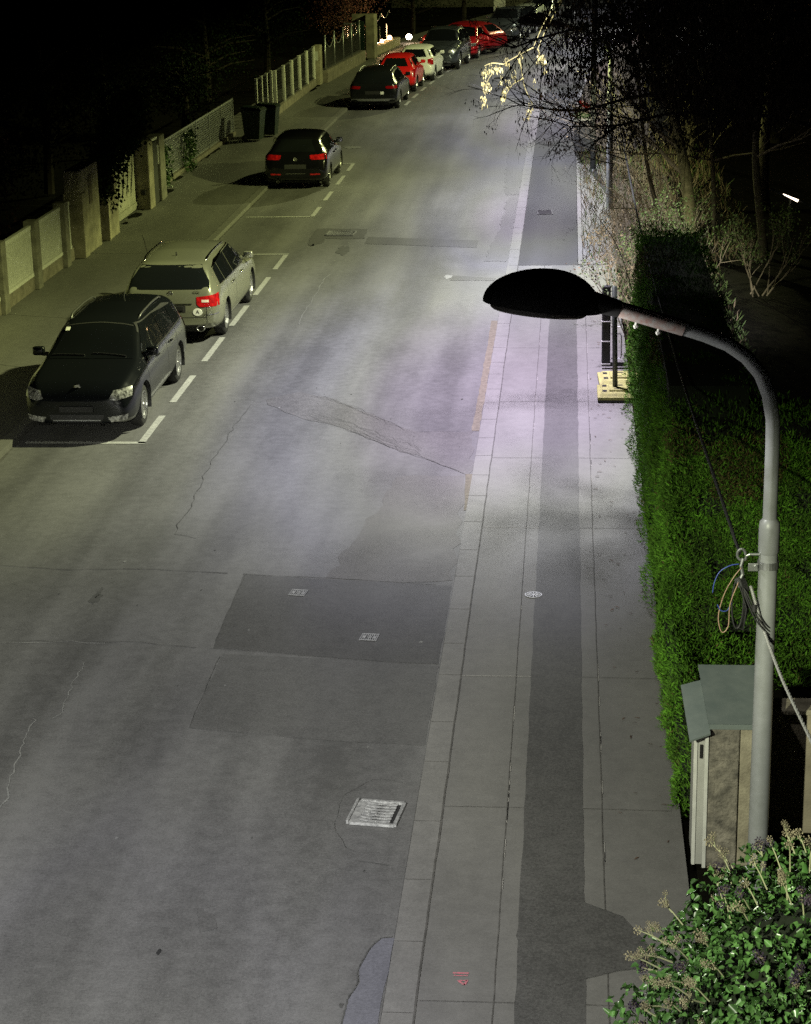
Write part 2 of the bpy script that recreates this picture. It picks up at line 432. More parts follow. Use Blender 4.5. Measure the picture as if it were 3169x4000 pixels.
# worn-through surface by the kerb at the bottom: old base showing, with a raised ragged rim
hole = [(-1.36, 13.81), (-1.45, 13.78), (-1.52, 13.62), (-1.58, 13.3), (-1.56, 13.1), (-1.61, 12.88), (-1.62, 12.5), (-1.6, 11.8), (-1.36, 11.8)]
sheet('worn_base', hole, .0052, M['oldbase'], road, .012)
rim = MB()
hp = hole[:8]
for a, b in zip(hp, hp[1:]):
    n = 5
    for i in range(n):
        t0, t1 = i / n, (i + 1) / n
        p = (a[0] + (b[0] - a[0]) * t0, a[1] + (b[1] - a[1]) * t0); q = (a[0] + (b[0] - a[0]) * t1, a[1] + (b[1] - a[1]) * t1)
        flat(rim, p[0] - .012 + random.uniform(-.006, .006), p[1], q[0] - .012 + random.uniform(-.006, .006), q[1], .0085, .012)
rim.build('worn_edge', [M['crack']], road)

def crackline(mb, pts, w, z=.006, amp=.04, seg=.18, mi=0):
    prev = None
    for a, b in zip(pts, pts[1:]):
        L_ = math.hypot(b[0] - a[0], b[1] - a[1]); k = max(1, int(L_ / seg))
        for i in range(k):
            t = i / k
            p = (a[0] + (b[0] - a[0]) * t + random.uniform(-amp, amp), a[1] + (b[1] - a[1]) * t + random.uniform(-amp, amp))
            if prev: flat(mb, *prev, *p, z, w * random.uniform(.5, 1.3), mi)
            prev = p
    return mb
def crack(pts, w, m, **k):
    return crackline(MB(), pts, w, **k).build('crack', [m], road)
crack([(-7.8, 22.75), (-7.02, 22.67), (-6.08, 22.51), (-5.21, 22.57), (-3.92, 22.40)], .018, M['crack'], amp=.02)
crack([(-7.5, 20.05), (-6.29, 20.07), (-5.5, 20.13), (-4.69, 20.08), (-3.88, 19.96)], .018, M['crack'], amp=.03)
crack([(-6.4, 20.02), (-5.9, 20.08), (-5.5, 20.1), (-4.9, 20.05)], .014, M['crack_pale'], amp=.03, z=.0064)
crack([(-3.93, 22.4), (-2.82, 22.27), (-1.37, 22.04)], .012, M['crack'], amp=.01)
crack([(-3.9, 22.36), (-3.88, 19.98)], .012, M['crack'], amp=.006)
crack([(-3.9, 19.94), (-2.53, 19.70), (-1.37, 19.53)], .010, M['crack'], amp=.012)
crack([(-3.76, 19.7), (-3.74, 17.8), (-2.28, 17.53)], .008, M['crack'], amp=.008)
crack([(-5.2, 19.5), (-5.17, 18.77), (-5.11, 18.15), (-5.18, 17.9)], .012, M['crack_pale'], amp=.018, seg=.08)
crack([(-5.35, 18.0), (-5.28, 17.2), (-5.2, 16.4), (-5.12, 16.2), (-5.15, 15.7), (-5.3, 15.2)], .015, M['crack_pale'], amp=.022, seg=.08)
crack([(-5.1, 30.6), (-5.14, 30.38), (-5.16, 29.07), (-5.18, 27.11), (-5.09, 25.27), (-5.09, 23.93), (-4.6, 23.7)], .013, M['crack'], amp=.03)
crack([(-5.1, 42), (-5.19, 41.26), (-5.17, 39.62), (-5.17, 37.74), (-5.15, 36.5)], .014, M['crack_pale'], amp=.02)
dl = MB()
top = [(-4.91, 30.94), (-4.44, 31.42), (-4.16, 31.3), (-3.59, 30.71), (-2.95, 29.81), (-2.54, 29.22), (-2.27, 28.93)]
bot = [(-4.86, 30.59), (-4.17, 29.8), (-3.38, 29.05), (-2.61, 28.09), (-2.05, 27.47), (-1.44, 26.7)]
for k in range(5): crackline(dl, [(x + k * .012, y - k * .05) for x, y in top[1:]], .0035, amp=.05, seg=.2)
for k in range(9): crackline(dl, [(x + k * .008, y + k * .05) for x, y in bot[1:-1]], .0035, amp=.06, seg=.2)
crackline(dl, [(-2.27, 28.95), (-1.43, 29.02)], .006, amp=.01); crackline(dl, bot[2:], .009, amp=.03)
dl.build('crack', [M['crack']], road)
el = MB()
crackline(el, [(-1.7 + .36 * math.cos(a) * 1.0, 15.97 + .75 * math.sin(a)) for a in [R(60 + 15 * i) for i in range(17)]], .0035, amp=.03)
crackline(el, [(-1.45, 16.6), (-1.4, 16.7)], .012); crackline(el, [(-1.8, 15.1), (-1.5, 15.0), (-1.38, 15.0)], .012, amp=.02)
el.build('crack', [M['crack']], road)
def blob(name, x, y, rx, ry, m, parent=road, z=.0046, n=26):
    sheet(name, [(x + rx * math.cos(a) * random.uniform(.6, 1.1), y + ry * math.sin(a) * random.uniform(.6, 1.1)) for a in [2 * PI * i / n for i in range(n)]], z, m, parent)
blob('oil_stain', -5.18, 44.75, .16, .7, M['oil']); blob('oil_stain', -5.95, 46.2, .25, .9, M['patch_dark'], z=.0042)
sheet('oil_stain', [(-2.99, 14.2), (-2.87, 14.14), (-2.77, 13.85), (-2.94, 13.86)], .0046, M['patch_mid'], road, .03)
blob('oil_stain', -3.18, 13.5, .022, .05, M['pit'], n=14); blob('oil_stain', -5.55, 21.5, .08, .22, M['crack']); blob('oil_stain', -5.55, 21.7, .03, .2, M['crack'], z=.0052)
blob('pale_spot', -2.57, 41.45, .1, .25, M['line']); blob('pale_spot', -6.95, 63.5, .35, .35, M['crack_pale'])
for k in range(34):
    x, y = random.uniform(-6.2, -1.6), random.uniform(12.6, 32)
    s_ = random.uniform(.008, .022)
    blob('gum_spot', x, y, s_, s_ * 2, M['crack'] if k % 3 else M['crack_pale'], n=9, z=.0058)

# parking bay markings
def mark(x0, y0, x1, y1, w):
    b = MB(); flat(b, x0, y0, x1, y1, .0066, w); b.build('parking_line', [M['line']], road)
for (a, b) in [(28.27, 29.9), (30.75, 32.6), (33.65, 35.6), (36.6, 38.5), (39.55, 41.5), (42.4, 44.25)]:
    mark(-6.42, a, -6.42, b, .11)
mark(-8.2, 28.3, -6.365, 28.3, .12); mark(-7.9, 44.27, -6.365, 44.27, .11)
for (a, b) in [(49.6, 51.2), (52.3, 53.9), (55.2, 57.0), (58.0, 59.6)]: mark(-6.5, a, -6.5, b, .11)
mark(-8.2, 49.6, -6.45, 49.6, .12); mark(-7.4, 59.62, -6.45, 59.62, .11)
for k in range(14):
    y = 76.0 + k * 2.75
    mark(-6.42 + bend(y) * 1.05 + .1, y, -6.42 + bend(y + 1.6) * 1.05 + .1, y + 1.6, .12)
# sprayed survey mark on the paving (two smudged strokes)
pk = MB()
for (a, b, c_, d, w) in [(-.85, 13.155, -.73, 13.155, .022), (-.84, 13.12, -.735, 13.12, .012), (-.8, 13.04, -.755, 12.99, .02), (-.755, 12.99, -.735, 13.06, .018), (-.81, 13.05, -.74, 13.05, .012)]:
    flat(pk, a, b, c_, d, .0872, w)
pk.build('paint_mark', [M['pink']], pav)

# ------------------------------------------------------------------ ironwork in the ground
def drain_grate(loc, w, d, rz, label, bars=8, im='iron'):
    t = empty('drain_grate', loc, rz, label, 'drain grate', 'drain grates in the road')
    f = MB(); f.box((-w / 2, -d / 2, -.02), (w / 2, d / 2, .001), 0); f.build('pit', M['pit'], t)
    g = MB()
    for s in (-1, 1): g.box((-w / 2, s * d / 2 - .014, 0), (w / 2, s * d / 2 + .014, .026))
    g.box((-w / 2 - .035, -d / 2, 0), (-w / 2 - .012, d / 2, .035)); g.box((w / 2 - .012, -d / 2, 0), (w / 2 + .02, d / 2, .024))
    g.build('frame', M[im], t)
    b = MB(); st = d / bars
    for s in (-1, 1):   # the bars fall from both sides to a valley in the middle
        for k in range(bars):
            y = -d / 2 + st * (k + .5)
            xa, xb = (-w / 2 + .07, 0) if s < 0 else (0, w / 2 - .05)
            za, zb = (.022, .004) if s < 0 else (.004, .02)
            hw = st * .27
            v = [(xa, y - hw, za), (xb, y - hw, zb), (xb, y + hw, zb), (xa, y + hw, za)]
            v += [(p[0], p[1], p[2] - .012) for p in v]
            b.add(v, [(0, 1, 2, 3), (4, 7, 6, 5), (0, 4, 5, 1), (1, 5, 6, 2), (2, 6, 7, 3), (3, 7, 4, 0)])
    b.box((-w / 2 - .01, -d / 2 + .015, 0), (-w / 2 + .07, d / 2 - .015, .02))
    b.box((-.22 * w, -st * .5, 0), (-.16 * w, st * .5, .016)); b.box((-.04 * w, -st * .5, 0), (.0, st * .5, .009))
    b.build('bars', M[im], t)
    return t
drain_grate((-1.69, 15.965, .006), .40, .45, R(-7), 'worn steel drain grate beside the kerb in the foreground road')
t = drain_grate((-5.46, 47.0, .006), .62, .56, R(-3), 'distant drain grate in a dark asphalt patch beyond the parking bay', im='cover_iron')
drain_grate((-2.9, 86.6, .006), .62, .5, 0, 'dark drain grate near the far row of parked cars', im='iron_dark')
def valve_cover(loc, rz, label):
    t = empty('valve_cover', loc, rz, label, 'cover', 'small rectangular valve covers')
    f = MB(); f.box((-.1, -.1, 0), (.1, .1, .004)); f.build('recess', M['iron_dark'], t)
    g = MB()
    for s in (-1, 1):
        g.box((s * .092 - .006, -.1, 0), (s * .092 + .006, .1, .009)); g.box((-.086, s * .093 - .006, 0), (.086, s * .093 + .006, .009))
    g.build('frame', M['cover_iron'], t)
    l = MB()
    for k in range(7): l.box((-.078 + k * .024, -.08, 0), (-.066 + k * .024, -.04, .008)); l.box((-.078 + k * .024, .04, 0), (-.066 + k * .024, .08, .008))
    l.lathe([(.03, .004), (.03, .009), (.018, .009), (.018, .004)], 14)
    l.box((-.08, -.03, 0), (-.04, -.005, .008)); l.box((-.08, .005, 0), (-.04, .03, .008)); l.box((.04, -.03, 0), (.08, .03, .008))
    l.build('lid', M['cover_iron'], t)
valve_cover((-3.165, 21.74, .006), R(-8), 'small valve cover at the far left of the dark asphalt patch')
valve_cover((-2.185, 20.32, .006), R(-6), 'bright small valve cover at the near edge of the dark patch')
t = empty('round_cover', (-.395, 21.52, .0855), 0, 'small round iron cover on the footway slab joint', 'cover')
a = MB(); a.lathe([(0, .0), (.1, .0), (.1, .006), (.088, .006)], 28); a.build('ring', M['cover_iron'], t)
a = MB(); a.lathe([(0, .004), (.086, .004)], 28); a.build('recess', M['iron_dark'], t)
a = MB()
for k in range(12):
    an = 2 * PI * k / 12; Mx = Matrix.Rotation(an, 4, 'Z'); a.box((.03, -.006, .003), (.082, .006, .0085), M=Mx)
a.lathe([(0, .008), (.022, .008), (.022, .003)], 14); a.build('ribs', M['cover_iron'], t)
t = empty('pavement_cover', (-.62, 49.5, .0865), R(3), 'dark rectangular cover set in the fresh black footpath', 'cover')
a = MB(); a.box((-.17, -.3, 0), (.17, .3, .004)); a.build('lid', M['pit'], t)
a = MB()
for s in (-1, 1): a.box((s * .18 - .015, -.32, 0), (s * .18 + .015, .32, .008)); a.box((-.165, s * .31 - .015, 0), (.165, s * .31 + .015, .008))
a.build('frame', M['iron_dark'], t)
# ------------------------------------------------------------------ street lamps
def street_lamp(loc, rz, label, wires=True):
    """curved-arm mast; local +X is away from the road, the hood hangs out along -X"""
    t = empty('street_lamp', loc, rz, label, 'street lamp', 'old curved-arm street lamps')
    a = MB(); a.tube([(0, 0, -.2), (0, 0, .9), (0, 0, 3.05)], [.082, .08, .074], 24)
    smooth_angle(a.build('mast', M['mast'], t))
    a = MB(); a.lathe([(.074, 2.86), (.083, 2.88), (.083, 3.08), (.078, 3.12), (.055, 3.15)], 24)
    smooth_angle(a.build('mast_sleeve', M['mast'], t), 35)
    arm = [(0, 0, 3.1), (0, 0, 3.75), (-.005, 0, 3.95), (-.04, 0, 4.14), (-.11, 0, 4.31), (-.22, 0, 4.44), (-.36, 0, 4.54), (-.54, 0, 4.615), (-.74, 0, 4.68)]
    a = MB(); a.tube(arm, .056, 20)
    smooth_angle(a.build('arm', M['mast'], t))
    a = MB(); a.tube([(-.70, 0, 4.668), (-1.20, 0, 4.818)], .062, 20)
    smooth_angle(a.build('arm_sleeve', M['rustpaint'], t))
    for q in (.28, .62):
        a = MB(); x = -1.2 + .5 * q; z = 4.818 - .15 * q
        a.tube([(x, 0, z - .055), (x - .01, 0, z - .11)], .012, 8); a.lathe([(0, 0), (.02, 0), (.02, .016), (0, .016)], 6, M=Matrix.Translation((x - .006, 0, z - .1)))
        a.build('clamp_screw', M['white_paint'], t)
    # hood: half-dome stretched along the arm, with neck and lip
    hd = MB(); n = 40; rings = 12
    v = []; f = []
    cx, cz, ax, ay, az = -1.78, 4.86, .455, .26, .29
    for i in range(rings + 1):
        ph = (PI / 2) * i / rings
        for k in range(n):
            th = 2 * PI * k / n
            ex = .92
            x = cx + ax * math.cos(ph) ** ex * math.cos(th); y = ay * math.cos(ph) ** ex * math.sin(th)
            z = cz - .02 + az * math.sin(ph) - (.05 * (x - cx) / ax * (1 - math.sin(ph))) * 1
            v.append((x, y, z))
    for i in range(rings):
        for k in range(n): f.append((i * n + k, i * n + (k + 1) % n, (i + 1) * n + (k + 1) % n, (i + 1) * n + k))
    nb = len(v)
    for k in range(n):   # inner shell so that the hood has a thickness
        th = 2 * PI * k / n
        x = cx + (ax - .02) * math.cos(th); y = (ay - .02) * math.sin(th)
        v.append((x, y, cz - .02 - .05 * (x - cx) / ax)); 
    for k in range(n):
        th = 2 * PI * k / n
        x = cx + (ax - .06) * math.cos(th); y = (ay - .05) * math.sin(th)
        v.append((x, y, cz + .08))
    for k in range(n):
        f.append((k, nb + k, nb + (k + 1) % n, (k + 1) % n)); f.append((nb + k, nb + n + k, nb + n + (k + 1) % n, nb + (k + 1) % n))
    f.append(tuple(nb + n + k for k in range(n)))
    hd.add(v, f)
    lamp_hood = smooth_angle(hd.build('lamp_hood', M['hood'], t), 50)
    nk = MB(); nk.tube([(-1.52, 0, 4.91), (-1.38, 0, 4.87), (-1.19, 0, 4.818)], [.095, .08, .066], 18)
    smooth_angle(nk.build('lamp_neck', M['hood'], t))
    rm = MB()
    v = []; f = []
    for i, (dx, dz) in enumerate([(-.035, .0), (-.04, -.035), (-.06, -.05), (-.075, -.02)]):
        for k in range(n):
            th = 2 * PI * k / n
            x = cx - .03 + (ax + dx - .02) * math.cos(th) * .93; y = (ay + dx) * math.sin(th)
            v.append((x, y, cz - .02 + dz - .05 * (x - cx) / ax))
    for i in range(3):
        for k in range(n): f.append((i * n + k, i * n + (k + 1) % n, (i + 1) * n + (k + 1) % n, (i + 1) * n + k))
    rm.add(v, f)
    smooth_angle(rm.build('lamp_rim', M['hoodrim'], lamp_hood), 40)
    if wires:
        b = MB()
        b.lathe([(.0765, 2.74), (.085, 2.74), (.085, 2.80), (.0765, 2.80)], 24)
        b.bbox((-.16, -.05, 2.725), (-.08, -.035, 2.79), .004)
        b.tube([(-.07, -.03, 2.86), (-.15, -.03, 2.86), (-.175, -.03, 2.845), (-.185, -.03, 2.81)], .011, 8)
        b.tube([(-.1, -.05, 2.77), (-.1, -.075, 2.77)], .013, 6)
        b.build('bracket', M['galv'], t)
        hk = MB()
        ring = [(-.215 + .032 * math.cos(q), -.035, 2.86 + .045 * math.sin(q)) for q in [2 * PI * i / 16 for i in range(14)]]
        hk.tube(ring, .011, 8); hk.tube([(-.2, -.04, 2.83), (-.215, -.042, 2.77), (-.2, -.045, 2.7), (-.235, -.045, 2.62)], .014, 8)
        hk.tube([(-.245, -.045, 2.66), (-.215, -.045, 2.6)], .022, 8)
        hk.build('hook', M['galv'], t)
    return t
LY = 14.9
lampA = street_lamp((1.575, LY, 0), 0, 'large grey street lamp with black hood and hanging wires in the foreground')
lampB = street_lamp((1.0, 50.2, 0), 0, 'distant old street lamp with its mast standing in the scrub', wires=False)
lampB.scale = (1.03, 1.03, .955)
# coiled cable end hung on the bracket, with bare wire tails
t = empty('cable_coil', (1.34, LY - .045, 2.66), 0, 'coil of dark cable with blue and tan wire tails on the lamp bracket', 'cable')
a = MB()
for k in range(5):
    rx = .05 + .006 * k; x0 = .012 + .006 * (k - 2)
    a.tube([(x0 + rx * math.cos(q) * .9, .012 * (k - 2), -.20 + .21 * math.sin(q)) for q in [2 * PI * i / 22 for i in range(23)]], .0065, 7, cap=False)
a.tube([(.0, -.02, -.02), (.03, -.03, -.1), (.07, -.03, -.24), (.05, -.03, -.42), (.01, -.02, -.40)], .006, 7)
smooth_angle(a.build('coil', M['cable'], t), 80)
def arc(pts, n=18):
    out = []
    P = [Vector(pts[0])] + [Vector(p) for p in pts] + [Vector(pts[-1])]
    for i in range(1, len(P) - 2):
        for q in range(n // (len(P) - 3)):
            s = q / (n // (len(P) - 3))
            p0, p1, p2, p3 = P[i - 1], P[i], P[i + 1], P[i + 2]
            out.append(.5 * ((2 * p1) + (-p0 + p2) * s + (2 * p0 - 5 * p1 + 4 * p2 - p3) * s * s + (-p0 + 3 * p1 - 3 * p2 + p3) * s ** 3))
    out.append(Vector(pts[-1]))
    return out
a = MB(); a.tube(arc([(0, -.02, .13), (-.07, -.03, .12), (-.15, -.04, .07), (-.19, -.05, -.02), (-.2, -.05, -.1)], 24), .0042, 6)
a.tube(arc([(-.05, -.03, -.19), (-.08, -.04, -.25), (-.13, -.05, -.25), (-.16, -.05, -.2)], 18), .0042, 6)
a.build('blue_wire', M['wire_blue'], t, True)
a = MB(); a.tube(arc([(.02, -.02, .1), (-.04, -.03, .02), (-.11, -.04, -.12), (-.15, -.05, -.3), (-.12, -.05, -.43), (-.07, -.05, -.38), (-.06, -.04, -.2), (.0, -.03, -.02)], 42), .0042, 6)
a.build('tan_wire', M['wire_brown'], t, True)
# overhead twisted cables
def twisted(name, pts, r, m, label, turns=40, strands=3):
    t = MB(); P = arc(pts, 60) if len(pts) > 2 else [Vector(pts[0]).lerp(Vector(pts[1]), i / 60) for i in range(61)]
    n = len(P) * 4
    def at(u):
        x = u * (len(P) - 1); i = min(int(x), len(P) - 2); return P[i].lerp(P[i + 1], x - i)
    for s in range(strands):
        q = []
        for i in range(n + 1):
            u = i / n; p = at(u); d = (at(min(u + .01, 1)) - at(max(u - .01, 0))).normalized()
            e1 = d.orthogonal().normalized(); e2 = d.cross(e1)
            an = 2 * PI * (turns * u + s / strands)
            q.append(p + (e1 * math.cos(an) + e2 * math.sin(an)) * r * 1.05)
        t.tube(q, r, 6)
    return tag(t.build(name, m, None, True), label, 'overhead cable')
bx, bz = 1.36, 2.74
twisted('overhead_cable', [(1.44, LY - .05, 2.60), (1.50, LY - .085, 2.40), (1.56, LY - .1, 2.22), (1.66, LY - .6, 2.02), (1.78, 13.2, 1.95), (1.9, 11.4, 1.98), (1.98, 10.2, 2.06), (2.2, 6.5, 2.9)], .0075, M['cable_grey'], 'pale twisted cable running from the lamp mast to the lower right', 46)
a = MB()
for k in range(3): a.tube(arc([(1.36, LY - .05, 2.62), (1.41, LY - .075, 2.55 - .03 * k), (1.48, LY - .09, 2.42 - .04 * k), (1.56, LY - .092, 2.30 - .03 * k), (1.62, LY - .05, 2.24 - .03 * k)], 24), .0065, 6)
a.lathe([(.02, -.03), (.02, .03)], 8, M=Matrix.Translation((1.47, LY - .1, 2.44)))
tag(a.build('cable_loop', M['cable'], None, True), 'dark cable loop wrapped round the lamp mast below the bracket', 'cable')
twisted('overhead_cable', [(1.35, LY + .0, 2.86), (1.24, 24, 2.55), (1.12, 34, 2.65), (1.0, 50.2, 3.4)], .009, M['cable'], 'dark twisted cable running from lamp mast over the hedge to far mast', 90)

# plain dark mast beyond the scrub
t = empty('mast', (.66, 56.9, 0), 0, 'slim dark mast at the edge of the far footpath', 'mast')
a = MB(); a.tube([(0, 0, 0), (0, 0, 3.2), (.0, 0, 7.6)], [.085, .08, .06], 16); a.build('shaft', M['darkpole'], t, True)
a = MB(); a.lathe([(.12, .05), (.12, .1), (.09, .16)], 16); a.build('foot_collar', M['darkpole'], t, True)

# ------------------------------------------------------------------ letterbox pillar, wall, barrier
t = empty('meter_pillar', (1.36, 15.25, 0), 0, 'concrete meter pillar with grey sheet roofs beside the hedge', 'pillar')
a = MB(); a.bbox((-.19, -.15, 0), (.06, .42, 1.32), .012); a.bbox((-.14, -.165, 0), (.055, -.14, .98), .01)
a.build('pillar_body', M['exposed'], t)
a = MB(); a.bbox((.064, -.13, 0), (.27, .42, 1.30), .012); a.build('pillar_side', M['concrete'], t)
a = MB()
v = [(-.20, -.20, 1.325), (.29, -.20, 1.325), (.29, .62, 1.52), (-.245, .62, 1.52)]
a.add(v + [(p[0], p[1], p[2] - .018) for p in v], [(0, 1, 2, 3), (7, 6, 5, 4), (0, 4, 5, 1), (1, 5, 6, 2), (2, 6, 7, 3), (3, 7, 4, 0)])
a.box((-.20, -.212, 1.285), (.29, -.200, 1.33))
a.build('roof', M['roofsheet'], t)
a = MB()
v = [(-.36, -.30, 1.22), (-.19, -.26, 1.27), (-.235, .42, 1.46), (-.40, .40, 1.42)]
a.add(v + [(p[0], p[1], p[2] - .015) for p in v], [(0, 1, 2, 3), (7, 6, 5, 4), (0, 4, 5, 1), (1, 5, 6, 2), (2, 6, 7, 3), (3, 7, 4, 0)])
a.build('side_roof', M['roofsheet'], t)
a = MB(); a.box((-.30, -.10, 0), (-.195, .36, 1.25)); a.build('cabinet', M['panel'], t)
a = MB()
a.box((-.312, -.115, .0), (-.282, -.101, 1.18)); a.box((-.225, -.17, .0), (-.196, -.151, 1.24))
a.build('door_frame', M['white_paint'], t)
a = MB(); a.box((-.262, -.118, .98), (-.238, -.102, 1.10)); a.build('slot', M['pit'], t)
a = MB()
t = empty('concrete_wall', (1.66, 15.75, 0), 0, 'low weathered concrete wall to the right of the lamp mast', 'wall')
a = MB(); a.bbox((0, 0, 0), (3.6, .22, 1.12), .012); a.build('wall_body', M['wall_beige'], t)
a = MB(); a.bbox((-.01, -.03, 1.122), (3.62, .25, 1.17), .01); a.build('coping', M['concrete'], t)

def weight_block(loc, rz, label):
    t = empty('weight_block', loc, rz, label, 'barrier base', 'yellow barrier weight blocks')
    a = MB(); a.box((-.33, -.42, 0), (.33, .42, .035)); a.build('dark_foot', M['rubber'], t)
    a = MB()
    a.bbox((-.335, -.425, .035), (.335, .425, .085), .012)
    a.box((-.30, -.38, .084), (.30, .38, .125), 0, None, .05)
    a.bbox((-.15, -.2, .124), (.15, .2, .15), .008)
    a.build('block', M['yellow'], t)
    for (x, y) in [(-.22, -.16), (-.22, .17), (.2, .2), (.2, -.1)]:
        a = MB(); a.box((x - .035, y - .06, .12), (x + .035, y + .06, .1285)); a.build('socket', M['pit'], t)
    a = MB(); a.box((-.07, .09, .145), (.07, .14, .1535)); a.build('slot', M['pit'], t)
    a = MB(); a.box((-.07, -.14, .145), (.04, -.11, .1535)); a.build('slot', M['pit'], t)
    return t
weight_block((.79, 30.85, .085), 0, 'near yellow weight block carrying the upright dark post')
weight_block((.82, 31.72, .085), R(2), 'far yellow weight block behind the one with the post')
t = empty('barrier_post', (.74, 30.88, .235), 0, 'dark upright post standing in the near yellow block', 'post')
a = MB(); a.tube([(0, 0, 0), (-.03, .0, 1.62)], .042, 12); a.build('post', M['darkpole'], t, True)
a = MB()
for z in (1.2, 1.32, 1.45):
    a = MB(); a.lathe([(.044, z), (.046, z), (.046, z + .014), (.044, z + .014)], 12, M=Matrix.Translation((-.03 * z / 1.62, 0, 0))); a.build('strap', M['white_paint'], t)
t = empty('mesh_barrier', (.66, 32.75, .085), 0, 'black construction barrier with pale bands beside the hedge', 'barrier')
a = MB(); a.bbox((-.10, -.04, .04), (.30, .04, .1), .01); a.bbox((-.11, -.045, .04), (.035, .045, 1.42), .02); a.build('screen', M['rubber'], t)
a = MB()
for z in (.07, .46, .8, 1.12):
    a = MB(); a.bbox((-.115, -.05, z), (.04, .05, z + .022), .004); a.build('band', M['white_paint'], t)
a = MB()
for z in (.18, .72): a.tube([(.05, -.03, z), (.2, -.03, z), (.22, -.03, z + .04), (.22, -.03, z + .38), (.2, -.03, z + .42), (.05, -.03, z + .42)], .012, 6)
a.build('frame_tube', M['galv'], t)
# dark container with bags, beyond the scrub
t = empty('waste_container', (.45, 61.2, .09), 0, 'tall anthracite waste container at the edge of the far footpath', 'container')
a = MB(); a.bbox((-.32, -.35, .05), (.3, .35, .96), .02); a.build('tub', M['anthracite'], t)
a = MB(); a.bbox((-.35, -.38, .96), (.33, .38, 1.03), .02); a.build('lid', M['white_paint'], t)
for s in (-1, 1):
    a = MB(); a.lathe([(.0, -.03), (.07, -.03), (.07, .03), (0, .03)], 12, M=Matrix.Translation((s * .2, -.3, .06)) @ Matrix.Rotation(PI / 2, 4, 'Y')); a.build('wheel', M['rubber'], t)
def lump(name, c, r, m, label, cat, seed, M_=None):
    rr = random.Random(seed); bm = bmesh.new(); bmesh.ops.create_icosphere(bm, subdivisions=3, radius=1)
    for q in bm.verts:
        k = 1 + .16 * math.sin(q.co.x * 5 + seed) * math.cos(q.co.y * 4.3 + seed) + rr.uniform(-.05, .05)
        q.co = Vector((q.co.x * r[0] * k, q.co.y * r[1] * k, q.co.z * r[2] * k))
    me = bpy.data.meshes.new(name); bm.to_mesh(me); bm.free()
    o = link(name, me, m, None, True); o.location = c
    if M_: o.rotation_euler = M_
    return tag(o, label, cat)
lump('sack', (.38, 61.1, 1.20), (.32, .3, .09), M['green_bag'], 'green sack lying lowest on the container lid', 'sack', 2)
lump('sack', (.36, 61.15, 1.34), (.34, .22, .08), M['cream_bag'], 'cream paper sack tilted on top of the green sack', 'sack', 5, (0, R(28), 0))
lump('plastic_bag', (.48, 61.2, 1.48), (.28, .16, .08), M['red_bag'], 'bright red plastic bag lying on top of the sacks', 'bag', 9, (0, R(30), 0))

# ------------------------------------------------------------------ left side: fences, gate, bins
def gpost(mb, x, y, w, d, h, z0=.1): mb.bbox((x - w, y - d / 2, z0), (x, y + d / 2, h), .012)
t = empty('panel_fence', (-10.95, 40.2, .1), 0, 'pale panel fence on a concrete plinth at the left edge', 'fence')
T0 = Vector((-10.95, 40.2, .1))
a = MB(); a.bbox((-.22, -16, 0), (-.10, 3.1, .28), .01); a.build('plinth', M['plinth'], t)
for i, y in enumerate((24.6, 27.15, 29.7, 32.25, 34.8, 37.35, 39.9, 42.35)):
    a = MB(); a.bbox((-.26, y - T0.y - .16, 0), (0, y - T0.y + .16, 1.42), .012); a.build('post', M['post'], t)
for (y0, y1) in ((24.78, 26.97), (27.33, 29.52), (29.88, 32.07), (32.43, 34.62), (34.98, 37.17), (37.53, 39.72), (40.08, 42.17), (42.53, 43.0)):
    a = MB(); a.box((-.155, y0 - T0.y, .3), (-.14, y1 - T0.y, 1.30)); p = a.build('panel', M['panel'], t)
    a = MB()
    a.box((-.17, y0 - T0.y, .29), (-.09, y1 - T0.y, .36)); a.box((-.17, y0 - T0.y, 1.26), (-.09, y1 - T0.y, 1.34))
    a.box((-.165, y1 - T0.y - .06, .362), (-.105, y1 - T0.y, 1.258))
    k = int((y1 - y0) / .06)
    for q in range(k): a.box((-.139, y0 - T0.y + q * .06, .362), (-.131, y0 - T0.y + q * .06 + .018, 1.258))
    a.build('frame', M['panel_frame'], p)
t = empty('gate_pillar', (-10.8, 44.35, .1), 0, 'tall plastered garden pillar with a worn doorway plate', 'pillar')
a = MB(); a.bbox((-.45, -1.0, 0), (-.06, .75, 1.95), .03); a.bbox((-.47, -1.02, 0), (-.02, -.62, 1.45), .02); a.build('pillar_body', M['render_beige'], t)
a = MB(); a.bbox((-.062, -.25, 1.1), (-.045, .05, 1.75), .004); a.build('plate', M['bark'], t)
t = empty('low_pillar', (-10.8, 46.2, .1), 0, 'low broken masonry pillar left of the cream gate', 'pillar')
a = MB(); a.bbox((-.35, -.55, 0), (0, .55, .98), .03); a.bbox((-.3, .35, .9), (-.03, .6, 1.4), .02); a.build('pillar_body', M['render_beige'], t)
a = MB(); a.bbox((-.37, -.57, 0), (.02, -.42, .85), .02); a.build('buttress', M['concrete'], t)
t = empty('driveway_gate', (-11.15, 48.9, .1), 0, 'cream boarded driveway gate under overhanging ivy', 'gate')
a = MB()
for k in range(19): a.box((-.03, -1.35 + k * .142, .03), (0.0, -1.35 + k * .142 + .136, 1.75))
a.build('boards', M['gate'], t)
a = MB(); a.box((.002, -1.35, .12), (.03, 1.34, .22)); a.box((.002, -1.35, 1.5), (.03, 1.34, 1.6)); a.build('rail', M['gate'], t)
t = empty('entry_pillar', (-10.75, 50.6, .1), 0, 'rendered pillar with a small dark box right of the gate', 'pillar')
a = MB(); a.bbox((-.5, -.28, 0), (-.02, .3, 1.72), .02); a.build('pillar_body', M['render_beige'], t)
a = MB(); a.bbox((-.27, -.30, .38), (-.15, -.275, .52), .005); a.build('box', M['iron_dark'], t)
